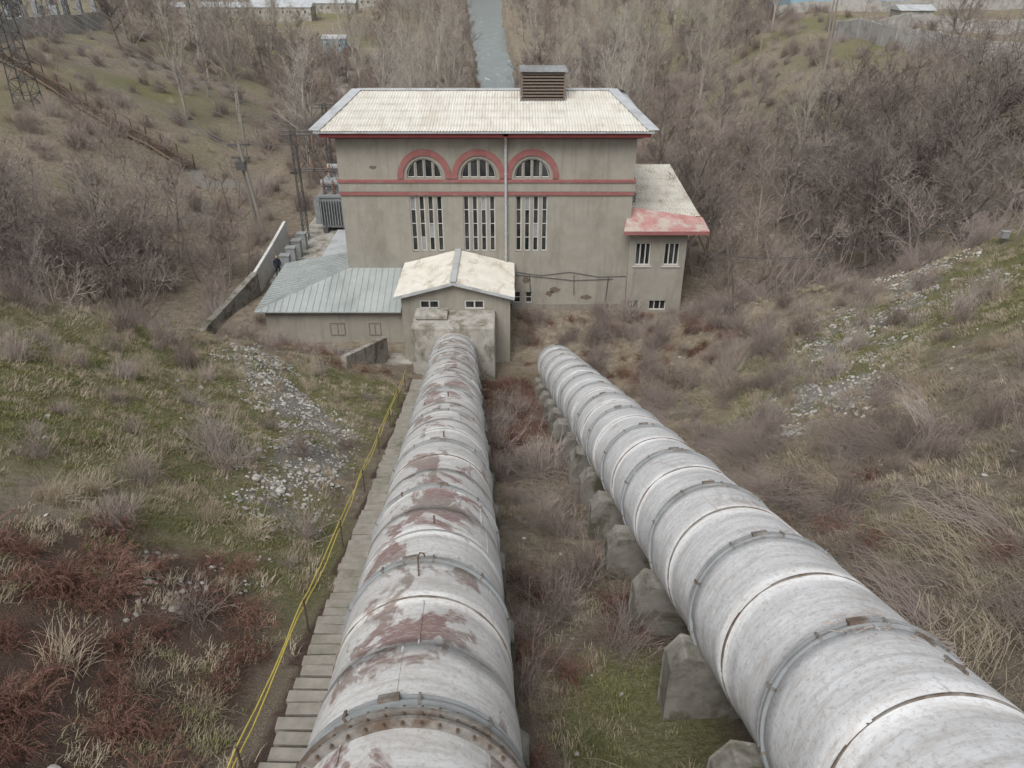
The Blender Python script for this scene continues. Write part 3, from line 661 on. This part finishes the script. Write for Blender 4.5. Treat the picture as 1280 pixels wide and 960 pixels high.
def wire(a,b_,sag,r=.02):
    a=Vector(a);b_=Vector(b_); mb.tube([a.lerp(b_,t)-Vector((0,0,sag*4*t*(1-t))) for t in np.linspace(0,1,14)],r,3)
for k in range(6):
    wire((-51.5+k*.8,82.5,tz(-49.5,82.5)+12.5+.9*(k%3)),(-17.9+k*1.0,64.2,8.3+.3*(k%2)),1.5,.03)
    wire((-51.5+k*.8,82.5,tz(-49.5,82.5)+9+.9*(k%3)),(-23.4+k*.3,64.7,7.6+.2*(k%2)),1.0,.026)
    wire((-69+k*.7,128,24),(-51+k*.7,82.5,22),1.5,.03)
for k in range(3):
    wire((-23.2+k*.6,64.7,tz(-22.4,64.7)+8.5),(-30.5+k*.6,88,tz(-30,88)+7.8),.8); wire((-23.2+k*.6,64.7,8.4),(-17.5+k,64.2,8.3),.3)
    wire((36+k*.6,96,tz(36.5,96)+9.2),(51.5+k*.6,95,21.2),.6,.03); wire((51.5+k*.6,95,21.2),(71.5+k*.6,120,21),.8,.03)
    wire((-65.5+k*.5,92,tz(-66,92)+8.5),(-30.5+k*.6,88,tz(-30,88)+7.8),1.2)
for k in range(2): wire((25.2,36.4,tz(24.8,36.4)+2.6-k*.15),(11.7,49.3,4.9-k*.2),2.2-.3*k); wire((25.2,36.4,tz(24.8,36.4)+2.6-k*.2),(52,40,20-k*.3),.8)
mb.obj("overhead_wires",[dsteel])

def panelwall(name,pts,h,mat_):
    mb=MB()
    for (a,b_) in zip(pts[:-1],pts[1:]):
        a=Vector(a);b_=Vector(b_); n_=max(1,int((b_-a).length/3))
        for k in range(n_):
            p=a.lerp(b_,k/n_); q=a.lerp(b_,(k+1)/n_-.004)
            wallrun(mb,[(p.x,p.y),(q.x,q.y)],.16,[h,h]); z=tz(p.x,p.y)
            mb.box(p.x-.14,p.x+.14,p.y-.14,p.y+.14,z-.5,z+h+.12)
    mb.obj(name,[mat_])
panelwall("concrete_panel_fence",[(-64.5,92),(-64.5,108),(-64,128),(-70,150)],2.4,fencec)
panelwall("concrete_panel_fence",[(68,70),(46.5,82),(44,96),(43.5,113),(56,119)],2.2,fencec)
panelwall("concrete_panel_fence",[(52,168),(70,165),(110,170)],2.0,fencec)
panelwall("concrete_panel_fence",[(56,121),(74,123),(95,127)],1.8,fencec)
def shed(name,x,y,w_,d_,h,wall,roof):
    z=tz(x,y); e=empty(name,(x,y,z)); mb=MB(); mb.box(-w_/2,w_/2,-d_/2,d_/2,-1,h,0)
    a=w_/2+.3; c=d_/2+.3; mb.add([(-a,-c,h+.002),(a,-c,h+.002),(a,c,h+.002),(-a,c,h+.002),(-a,0,h+d_*.18),(a,0,h+d_*.18)],[(0,1,5,4),(2,3,4,5),(1,2,5),(3,0,4),(0,3,2,1)],1)
    mb.obj("walls_and_roof",[wall,roof,frame,glass],e)
    wb=MB(); k=-w_/2+.8
    while k<w_/2-1.2: window(wb,k,k+.9,h*.4,h*.75,-d_/2-.08,2,1,.07); k+=2.6
    wb.obj("windows",[frame,glass],e); return e
hut=shed("blue_hut",-43.5,206,5.5,4.5,3,bluepaint,gmetal)
for (x_,y_,w_,d_) in ((-95,300,50,8),(-80,330,40,8),(-60,352,46,9),(-125,280,34,8),(-100,360,60,10)): shed("storage_shed",x_,y_,w_,d_,3.5,concrete,gmetal)
shed("warehouse",72,176,34,14,6,bluepaint,gmetal); shed("warehouse",120,180,30,14,5,concrete,gmetal); shed("small_house",62,132,5,4,2.4,fencec,gmetal); shed("small_house",88,138,7,5,2.6,concrete,cream2)
def car(x,y,r):
    e=empty("parked_car",(x,y,tz(x,y)+.05)); e.rotation_euler=(0,0,r); mb=MB()
    prof=[(-2.1,.3),(2.1,.3),(2.15,.75),(1.2,.95),(.6,1.45),(-1.4,1.5),(-2.0,.95),(-2.15,.8)]
    n_=len(prof); vs=[(p[0],-.85 if p[1]<1.2 else -.7,p[1]) for p in prof]+[(p[0],.85 if p[1]<1.2 else .7,p[1]) for p in prof]
    mb.add(vs,[tuple(range(n_)),tuple(range(2*n_-1,n_-1,-1))]+[(i,i+n_,(i+1)%n_+n_,(i+1)%n_) for i in range(n_)],0)
    mb.box(-1.5,.6,-.83,.83,1.0,1.38,1)
    for a in (-1.3,1.35):
        for s in (-1,1): mb.tube([(a,s*.7,.33),(a,s*.9,.33)],.33,16,2,True)
    mb.obj("body",[carp,glass,rubber],e)
car(-39.5,203,1.2)
def track(pts,w_,n_):
    mb=MB(); L_=[]
    for i in range(n_+1):
        t=i/n_*(len(pts)-1); k=min(int(t),len(pts)-2); L_.append(Vector(pts[k]).lerp(Vector(pts[k+1]),t-k))
    vs=[];fs=[]
    for i,p in enumerate(L_):
        d=(L_[min(i+1,n_)]-L_[max(i-1,0)]).normalized(); nn=Vector((-d.y,d.x))*w_
        for s in (-1,-.5,0,.5,1): q=p+nn*s; vs.append((q.x,q.y,tz(q.x,q.y)+.14))
    for i in range(n_):
        for k in range(4): fs.append((i*5+k,i*5+k+1,i*5+6+k,i*5+5+k))
    mb.add(vs,fs); mb.obj("gravel_road",[gravm],None,True)
track([(-60,215),(-46,201),(-40,190),(-36,175),(-33,155),(-30,135)],1.7,80)
track([(54,92),(66,98),(86,104),(110,108)],2.2,50)
mb=MB(); A=Vector((-33,79,0)); B=Vector((-62,96,0)); n_=90
for k in range(n_):
    p=A.lerp(B,k/n_); z=tz(p.x,p.y)+.55; d=(B-A).normalized(); ang=math.atan2(d.y,d.x); q=Matrix.Translation((p.x,p.y,z))@Matrix.Rotation(ang,4,'Z')
    mb.box(-.12,.12,-.7,.7,0,.06,0,q)
    if k%6==0:
        for s in (-.7,.7): mb.box(-.05,.05,s-.05,s+.05,-.8,1.0,1,q)
for s in (-.7,.7):
    d=(B-A).normalized(); nn=Vector((-d.y,d.x,0))*s
    for hz,r in ((.55,.15),(1.5,.05)): mb.tube([(A.lerp(B,t)+nn)+Vector((0,0,tz(*(A.lerp(B,t))[:2])+hz)) for t in np.linspace(0,1,40)],r,4,1)
mb.obj("steel_hillside_stairway",[rust,rust])

pv=[(0,0,.95),(0,0,1.2),(0,.01,1.42),(0,0,1.52),(0,0,1.62),(0,-.02,1.72),(.2,0,1.42),(.27,.02,1.15),(.25,-.1,.92),(-.2,0,1.42),(-.27,.02,1.15),(-.24,-.12,.93),(.1,0,.9),(.12,-.03,.5),(.12,.02,.08),(.13,-.14,.04),(-.1,0,.9),(-.12,.05,.5),(-.13,.1,.08),(-.13,-.05,.04)]
pe=[(0,1),(1,2),(2,3),(3,4),(4,5),(2,6),(6,7),(7,8),(2,9),(9,10),(10,11),(0,12),(12,13),(13,14),(14,15),(0,16),(16,17),(17,18),(18,19)]
pr=[.15,.15,.16,.06,.1,.085,.075,.06,.045,.075,.06,.045,.1,.075,.05,.045,.1,.075,.05,.045]
pm=bpy.data.meshes.new("person"); pm.from_pydata(pv,pe,[]); pm.materials.append(cloth)
po=bpy.data.objects.new("person",pm); S.collection.objects.link(po); po.location=(-17.9,55.3,.13); po.rotation_euler=(0,0,.6)
md=po.modifiers.new("skin",'SKIN'); 
for i,r in enumerate(pr): pm.skin_vertices[0].data[i].radius=(r,r*.8); 
pm.skin_vertices[0].data[0].use_root=True
sd=po.modifiers.new("sub",'SUBSURF'); sd.levels=1; sd.render_levels=2
hm=MB(); hm.tube([(0,-.02,1.56),(0,-.03,1.6),(0,-.03,1.68),(0,-.02,1.76),(0,-.01,1.8)],[.05,.085,.1,.085,.03],12,0,True); hm.tube([(0,.02,1.66),(0,.02,1.74),(0,.01,1.83)],[.1,.105,.03],12,1,True)
hm.obj("head",[skin,rubber],po,True)

# ---------------------------------------------------------------- vegetation
def rv(rs): 
    v=Vector((rs.gauss(0,1),rs.gauss(0,1),rs.gauss(0,1))); return v.normalized()
def tree(name,seed,h,spread,mat_,stems=1,lean=.15,den=1.0,tw=.016,up=.35):
    rs=random.Random(seed); mb=MB()
    def br(p,d,L,r,lev):
        n=[5,4,3,2][lev]; pts=[p.copy()]; rr=[r]; dd=d.copy()
        for i in range(n):
            dd=(dd+rv(rs)*[.12,.22,.28,.3][lev]+Vector((0,0,up*[.2,.35,.25,.15][lev]))).normalized()
            pts.append(pts[-1]+dd*L/n); rr.append(max(tw*.55,r*(1-(i+1)/n*.75)))
        mb.tube(pts,rr,5 if lev==0 else 3,0)
        if lev==3: return
        nc=int([12,8,7][lev]*den*rs.uniform(.8,1.2))
        for k in range(nc):
            t=rs.uniform([.22,.15,.1][lev],1); f=t*n; i=min(int(f),n-1); q=pts[i].lerp(pts[i+1],f-i)
            ax=(pts[i+1]-pts[i]).normalized(); side=rv(rs); side=(side-ax*side.dot(ax)).normalized()
            a=[spread,.75,.8][lev]*rs.uniform(.6,1.25); nd=(ax*math.cos(a)+side*math.sin(a)).normalized()
            br(q,nd,L*[.55,.52,.5][lev]*(1.15-.55*t)*rs.uniform(.7,1.2),max(tw,rr[i]*.55),lev+1)
    for s in range(stems):
        a=s/stems*6.28+rs.random(); d=Vector((math.cos(a)*lean*(1.6 if stems>1 else 1),math.sin(a)*lean*(1.6 if stems>1 else 1),1)).normalized()
        br(Vector((math.cos(a)*.15*(stems>1),math.sin(a)*.15*(stems>1),-.3)),d,h*rs.uniform(.75,1),h*.02/(stems**.4),0)
    return mb.mesh(name,[mat_])
tmesh=[tree("bare_tree_a",1,8,.95,bark,1,.15,1.0),tree("bare_tree_b",2,7,1.05,bark2,2,.25,.8),tree("bare_tree_c",3,6.5,.9,bark2,3,.3,.72),
       tree("bare_tree_d",4,9.5,1.0,bark,1,.1,1.1,.018),tree("poplar_a",5,11,.4,barkp,1,.05,.95,.016,.6),tree("bare_tree_e",6,6,.95,shr_grey,4,.35,.65)]
def shrub(name,seed,n,h,mats,spread=1.0,arch=.0,leaf=0,sub=3,r=.006,sweep=None,flat=1,base=.18):
    rs=random.Random(seed); mb=MB()
    for k in range(n):
        a=rs.uniform(0,6.283); t=abs(rs.gauss(0,.55))*spread; d=Vector((math.cos(a)*math.sin(t),math.sin(a)*math.sin(t),math.cos(t)*flat))
        if sweep: d=(d+Vector(sweep)*rs.uniform(.6,1.4))
        d.normalize(); L=h*rs.uniform(.5,1.1); p=Vector((rs.gauss(0,base)*h,rs.gauss(0,base)*h,-.05)); pts=[p]; dd=d
        for i in range(4):
            dd=(dd+rv(rs)*.18+Vector((0,0,-arch*(i+1)*.35))).normalized(); pts.append(pts[-1]+dd*L/4)
        mb.tube(pts,[r,r*.9,r*.8,r*.6,r*.35],3,0)
        for q in range(sub):
            i=rs.randint(1,3); s=(pts[i+1]-pts[i]).normalized()+rv(rs)*.7; s.normalize(); l=L*rs.uniform(.15,.4)
            mb.tube([pts[i],pts[i]+s*l*.5,pts[i]+(s+Vector((0,0,-arch*.5))+rv(rs)*.2).normalized()*l],[r*.6,r*.5,r*.3],3,0)
        for q in range(leaf):
            i=rs.randint(1,3); c=pts[i].lerp(pts[i+1],rs.random())+rv(rs)*.05*h; u=rv(rs)*.022; v_=rv(rs)*.03
            mb.add([c-u,c+v_*.5,c+u,c-v_*.7],[(0,1,2,3)],1)
    return mb.mesh(name,mats)
def tuft(name,seed,n,h,mat_,wdt=.006,lean=.7,cl=5,R_=.34):
    rs=random.Random(seed); mb=MB(); cs=[(rs.gauss(0,R_),rs.gauss(0,R_)) for _ in range(cl)]
    for k in range(n):
        a=rs.uniform(0,6.283); t=abs(rs.gauss(0,lean)); L=h*rs.uniform(.5,1.2); d=Vector((math.cos(a)*math.sin(t),math.sin(a)*math.sin(t),max(.15,math.cos(t)))).normalized()
        c=cs[k%cl]; p=Vector((c[0]+rs.gauss(0,.1),c[1]+rs.gauss(0,.1),-.04)); u=Vector((-math.sin(a),math.cos(a),0))*wdt; m_=p+d*L*.55; e_=p+d*L*.9+Vector((math.cos(a),math.sin(a),-.6))*L*.2
        mb.add([p-u,p+u,m_+u*.8,m_-u*.8,e_],[(0,1,2,3),(3,2,4)],0)
    return mb.mesh(name,[mat_])
sh_grey=[shrub("dry_shrub_a",11,100,1.2,[shr_grey,leafred],1.1),shrub("dry_shrub_b",12,80,1.0,[shr_grey,leafred],1.3,.15)]
sh_big=[shrub("brush_a",31,110,1.7,[shr_grey,leafred],.8,.08,0,4,.009),shrub("brush_b",32,100,1.5,[bark2,leafred],.95,.1,3,4,.009)]
sh_red=[shrub("bramble_a",13,80,1.0,[shr_red,leafred],1.5,.5,12),shrub("bramble_b",14,70,.9,[shr_red,leafred],1.6,.6,14)]
sh_straw=[shrub("dead_stems_a",15,90,1.1,[straw,leafred],.8,.25,0,1,.006),shrub("dead_stems_b",16,120,1.6,[shr_grey,leafred],.6,.35,0,1,.006,(1.5,0,.1),1,.4),shrub("dead_stems_c",17,100,1.4,[straw,leafred],.7,.35,0,1,.006,(1.3,.2,.2),1,.4)]
tg=[tuft("green_tuft_a",21,240,.11,green,.008),tuft("green_tuft_b",22,220,.14,green,.007)]
ts=[tuft("straw_tuft_a",23,200,.20,strawg,.006,.9),tuft("straw_tuft_b",24,190,.27,straw,.006,.8)]
def rock(name,seed,cnt=10,R_=.32):
    rs=random.Random(seed); bm=bmesh.new()
    for c in range(cnt):
        r=bmesh.ops.create_icosphere(bm,subdivisions=2,radius=.5); s=(rs.uniform(.8,1.3),rs.uniform(.7,1),rs.uniform(.45,.8)); sz=rs.choice([.08,.1,.12,.16,.2,.28])*rs.uniform(.7,1.1)
        o=[rv(rs) for _ in range(7)]; hts=[rs.uniform(.28,.42) for _ in o]; off=Vector((rs.gauss(0,R_),rs.gauss(0,R_),sz*.1)); rt=Matrix.Rotation(rs.uniform(0,6),3,'Z')
        for v in r['verts']:
            for a,hh_ in zip(o,hts):
                dd=v.co.dot(a)-hh_
                if dd>0: v.co-=a*dd
            v.co=rt@Vector((v.co.x*s[0],v.co.y*s[1],v.co.z*s[2]))*sz+off
    m_=bpy.data.meshes.new(name); bm.to_mesh(m_); bm.free(); m_.materials.append(rockm); return m_
rk=[rock("stones_%d"%i,i) for i in range(5)]; rk1=[rock("stone_%d"%i,i+9,1,0) for i in range(4)]

def scatter(name,meshes,pts,rot,scl,idx):
    col=bpy.data.collections.new(name+"_parts")
    for i,m_ in enumerate(meshes):
        o_=bpy.data.objects.new("p%02d_%s"%(i,m_.name),m_); col.objects.link(o_)
    me=bpy.data.meshes.new(name); N=len(pts); me.vertices.add(N); me.vertices.foreach_set("co",np.asarray(pts,np.float32).ravel())
    a=me.attributes.new("rot",'FLOAT_VECTOR','POINT'); a.data.foreach_set("vector",np.asarray(rot,np.float32).ravel())
    a=me.attributes.new("scl",'FLOAT','POINT'); a.data.foreach_set("value",np.asarray(scl,np.float32))
    a=me.attributes.new("idx",'INT','POINT'); a.data.foreach_set("value",np.asarray(idx,np.int32))
    ob=bpy.data.objects.new(name,me); S.collection.objects.link(ob)
    ng=bpy.data.node_groups.new(name,'GeometryNodeTree'); ng.interface.new_socket("Geometry",in_out='INPUT',socket_type='NodeSocketGeometry'); ng.interface.new_socket("Geometry",in_out='OUTPUT',socket_type='NodeSocketGeometry')
    N_=ng.nodes; l=ng.links; gi=N_.new("NodeGroupInput"); gout=N_.new("NodeGroupOutput"); ip=N_.new("GeometryNodeInstanceOnPoints"); ci=N_.new("GeometryNodeCollectionInfo")
    ci.inputs['Collection'].default_value=col; ci.inputs['Separate Children'].default_value=True; ci.inputs['Reset Children'].default_value=True
    def na(t,nm):
        q=N_.new("GeometryNodeInputNamedAttribute"); q.data_type=t; q.inputs['Name'].default_value=nm; return [s for s in q.outputs if s.enabled and s.name=='Attribute'][0]
    er=N_.new("FunctionNodeEulerToRotation"); l.new(na('FLOAT_VECTOR',"rot"),er.inputs[0])
    ip.inputs['Pick Instance'].default_value=True
    l.new(gi.outputs[0],ip.inputs['Points']); l.new(ci.outputs[0],ip.inputs['Instance']); l.new(na('INT',"idx"),ip.inputs['Instance Index']); l.new(er.outputs[0],ip.inputs['Rotation']); l.new(na('FLOAT',"scl"),ip.inputs['Scale']); l.new(ip.outputs[0],gout.inputs[0])
    md=ob.modifiers.new("scatter",'NODES'); md.node_group=ng; return ob
def onpipe(x,y,m=.0):
    return ((np.abs(x-xL(y))<1.25+m)&(y<43))|((x>xR(y)-1.25-m*2.0)&(x<xR(y)+1.25+m)&(y<46))
def onbuild(x,y):
    return ((x>-17.2)&(x<12.2)&(y>46)&(y<63.5)&~((x>.2)&(y<49.3)))|((x>-7.4)&(x<.4)&(y>41.8)&(y<50))|((x>-18.8)&(x<-11)&(y>53)&(y<77))|((x>-9.3)&(x<-6)&(y>40)&(y<46))
def onstair(x,y,m=.75): return (np.abs(x-xL(y)+2.05)<m)&(y<41)
def field(n,x0,x1,y0,y1,dens,stair=.75,pm=0.0):
    x=RNG.uniform(x0,x1,n); y=RNG.uniform(y0,y1,n); k=RNG.random(n)<dens(x,y)
    k&=~onpipe(x,y,pm)&~onbuild(x,y)&~onstair(x,y,stair); x=x[k];y=y[k]; return x,y,terr(x,y)
def slope_tilt(x,y):
    e=.3; gx_=(terr(x+e,y)-terr(x-e,y))/(2*e); gy_=(terr(x,y+e)-terr(x,y-e))/(2*e); return np.clip(gx_,-1,1),np.clip(gy_,-1,1)
def sc(name,meshes,x,y,z,s0,s1,tilt=.12,rz=None,conform=False):
    n=len(x); rot=np.stack([RNG.normal(0,tilt,n),RNG.normal(0,tilt,n),RNG.uniform(0,6.283,n) if rz is None else rz+RNG.normal(0,.6,n)],-1)
    if conform:
        gx_,gy_=slope_tilt(x,y); R_=rot; out=[]
        for i in range(n):
            nz=Vector((-gx_[i],-gy_[i],1)).normalized(); q=Vector((0,0,1)).rotation_difference(nz)@Euler((0,0,R_[i,2])).to_quaternion(); out.append(tuple(q.to_euler()))
        rot=np.array(out)
    scatter(name,meshes,np.stack([x,y,z],-1),rot,RNG.uniform(s0,s1,n),RNG.integers(0,len(meshes),n))
Z0=lambda x,y:zones(x,y)
x,y,z=field(9500,-24,30,3,44,lambda x,y:np.clip(Z0(x,y)[0]*1.2-.1,0,1)*(fbm(x*.5+40,y*.5)>-.3)*(1-.8*Z0(x,y)[1]),1.2,.3); sc("green_grass",tg,x,y,z,.7,1.4,.1,None,True)
x,y,z=field(9000,-26,32,3,46,lambda x,y:(.3+.5*(fbm(x*.4,y*.4+30)>-.05))*(1-.85*Z0(x,y)[1])*(1-.5*Z0(x,y)[2])*(1-.2*Z0(x,y)[0]),1.2,.3); sc("dry_grass",ts,x,y,z,.6,1.3,.2,None,True)
x,y,z=field(7500,-18,26,10,40,lambda x,y:np.clip(Z0(x,y)[1]*1.2-.15,0,1),1.3,.3); sc("gravel_stones",rk,x,y,z,.4,1.0,.2,None,True)
x,y,z=field(1000,-18,26,3,44,lambda x,y:.5+0*x,1.0); sc("scattered_stones",rk1,x,y,z,.5,1.4,.4)
def dred(x,y): return np.clip(1.0*blob(x,y,-9.5,8,5.0,7.0)+.7*((x>-2)&(x<4)&(y>24)&(y<45))*(fbm(x*.5,y*.3+3)>-.35)+.4*((np.abs(x-7)<6)&(y>38)&(y<49))+.7*blob(x,y,-12,41,5,4)+.3*((x>-2)&(x<3)&(y<14))+.15*((x>7)&(x<16)&(y<18)),0,1)
x,y,z=field(3600,-18,16,3,49.4,lambda x,y:dred(x,y)*.7,1.3,.2); sc("bramble_thicket",sh_red,x,y,z,.5,1.05,.2)
gp=lambda x,y:1-.95*blob(x,y,2.0,8,1.7,2.6)
def dgrey(x,y):
    d=1.0*blob(x,y,-8.3,20.5,1.9,2.3)+.6*((x>-1.5)&(x<4)&(y<36))+.85*((x>6.0)&(x<13)&(y<46)&(y>12))*(fbm(x*.3+5,y*.3)>-.15)+.45*(x>13)*(fbm(x*.25+5,y*.25+2)>.1)+.35*blob(x,y,-20,27,6,5)+.16*(x<-5)
    return np.clip(d,0,1)*(1-.75*Z0(x,y)[1])*(1-.6*blob(x,y,-9.5,8,5,7))*(1-.6*blob(x,y,21,31,7,7))*gp(x,y)
x,y,z=field(3100,-26,32,3,48,lambda x,y:dgrey(x,y)*.6,1.3,.2); sc("dry_shrubs",sh_grey,x,y,z,.5,1.15,.15)
def dbig(x,y): return np.clip(.9*((x>.5)&(x<14)&(y>42.5)&(y<49.2))+.6*blob(x,y,-12.5,41.5,4.5,4)+.45*((x>8)&(x<16)&(y>34)&(y<45))+.32*((x>7)&(x<14)&(y>12)&(y<34))+.35*blob(x,y,-8.3,20.5,2,2.5)+.1*(x>14)+.35*blob(x,y,-20,31,6,3)+.28*((x>-1)&(x<2.8)&(y>12)&(y<42)),0,1)*(1-.7*Z0(x,y)[1])
x,y,z=field(1400,-26,32,8,49.2,lambda x,y:dbig(x,y),1.5,.35); sc("tall_brush",sh_big,x,y,z,.45,1.05,.15)
def dst(x,y): return np.clip(.7*((x>6.2)&(x<17)&(y<22))*(fbm(x*.35+2,y*.35+7)>-.2)+.3*((x>7)&(x<12)&(y>22)&(y<38))+.14*((x>-1)&(x<3.5)&(y>5)&(y<32)),0,1)*(1-.85*Z0(x,y)[1])*gp(x,y)
x,y,z=field(1700,-3,24,2,40,lambda x,y:dst(x,y)*.75,1.3,.3); sc("flattened_dead_stems",sh_straw[1:]+[sh_straw[1]],x,y,z,.5,1.05,.2,math.pi*.85)
x,y,z=field(900,-24,30,4,48,lambda x,y:(.3*(np.abs(x)>5)*(1-Z0(x,y)[1])+.5*((x>10)&(x<15)&(y>26)&(y<34)))*gp(x,y),1.2,.2); sc("dead_weeds",[sh_straw[0]],x,y,z,.3,.9,.2)

def addtree(x,y,mi,s):
    o_=bpy.data.objects.new("poplar_tree" if mi==4 else "bare_tree",tmesh[mi]); S.collection.objects.link(o_); o_.location=(x,y,tz(x,y)-.1); o_.rotation_euler=(random.gauss(0,.05),random.gauss(0,.05),random.uniform(0,6.28)); o_.scale=(s,s,s*random.uniform(.9,1.1))
def okp(x,y): return not (bool(onbuild(np.array(x),np.array(y))) or (abs(x-float(river_c(y)))<5 and y>64)) and y>float(yc(x))+1.5
rs=random.Random(21); c=0
while c<88:
    x=rs.uniform(-48,-20.5); y=rs.uniform(36,66)
    if okp(x,y) and not (x>-24 and 56<y<68) and not (x<-36 and y>60): addtree(x,y,rs.choice([0,1,2,2,5,1]),rs.uniform(.65,1.05)); c+=1
c=0
while c<104:
    x=rs.uniform(13.5,42); y=rs.uniform(44,84)
    if okp(x,y) and not(x<14.5 and y<52) and not (x>35 and y>64 and rs.random()<.8): addtree(x,y,rs.choice([0,1,2,2,3,5,5,1]),rs.uniform(.65,1.1)); c+=1
for (x,y,mi,s) in ((30.5,53,3,1.3),(35,58,3,1.15),(25,50,1,1.05),(21,52,0,1.1),(14.5,56,0,1.0),(15.5,66,3,.95),(27,66,3,1.15),(36,50,3,1.2),(19,48,2,.8),(31,70,3,1.1)): addtree(x,y,mi,s)
n=3400; x=RNG.uniform(-140,150,n); y=RNG.uniform(66,420,n); 
dn=fbm(x*.03+3,y*.03+2,3)
k=(np.abs(x-river_c(y))>river_w(y)+2.0)&~((x>-20)&(x<13)&(y<78))
plat_l=(x<-60-np.maximum(y-130,0)*.5); plat_r=(x>40+np.maximum(y-120,0)*.25)
p=np.where(plat_l|plat_r,.05,np.where((x<-32)&(y<115),.2,np.where((x>27)&(y<125),.34,.95))); p=p*np.where(dn>-.3,1,.5); p=np.where(y>180,p*.65,p)
p=np.where((np.hypot(x+43,y-200)<14)|(np.hypot(x+38,y-182)<7)|(np.hypot(x+40,y-188)<8),0,p); p=np.where((x<-50)&(y>240),.1,p)
p=np.where((np.hypot(x+49.5,y-82.5)<5)|(np.abs((y-79)-(x+33)*-.586)<4)&(x<-30)&(x>-64)|((x>-30)&(x<-24)&(y>66)&(y<86))|((x>36)&(x<70)&(y>62)&(y<118)&(RNG.random(n)<.75)),0,p)
p=np.where((x<-36)&(y<92),p*.35,p)
k&=RNG.random(n)<p; x=x[k];y=y[k]; n=len(x)
idx=RNG.choice([0,1,2,2,3,4,4,5,5],n); rot=np.stack([RNG.normal(0,.04,n),RNG.normal(0,.04,n),RNG.uniform(0,6.28,n)],-1)
scl=RNG.uniform(.65,1.1,n)*np.where((x>27)&(y<125),.8,1)
scatter("bare_woodland",tmesh,np.stack([x,y,terr(x,y)-.1],-1),rot,scl,idx)
n=4600; x=RNG.uniform(-64,60,n); y=RNG.uniform(40,190,n); k=(y>yc(x)+.5)&~onbuild(x,y)&(np.abs(x-river_c(y))>river_w(y)*ss(60,66,y)+.9*(y>64))&(RNG.random(n)<np.where(x<-30,.32,np.where(x>30,.34,.65))); x=x[k];y=y[k];n=len(x)
sc("undergrowth",[sh_big[0],sh_big[1],sh_grey[0],sh_straw[0]],x,y,terr(x,y),.6,1.5,.12)
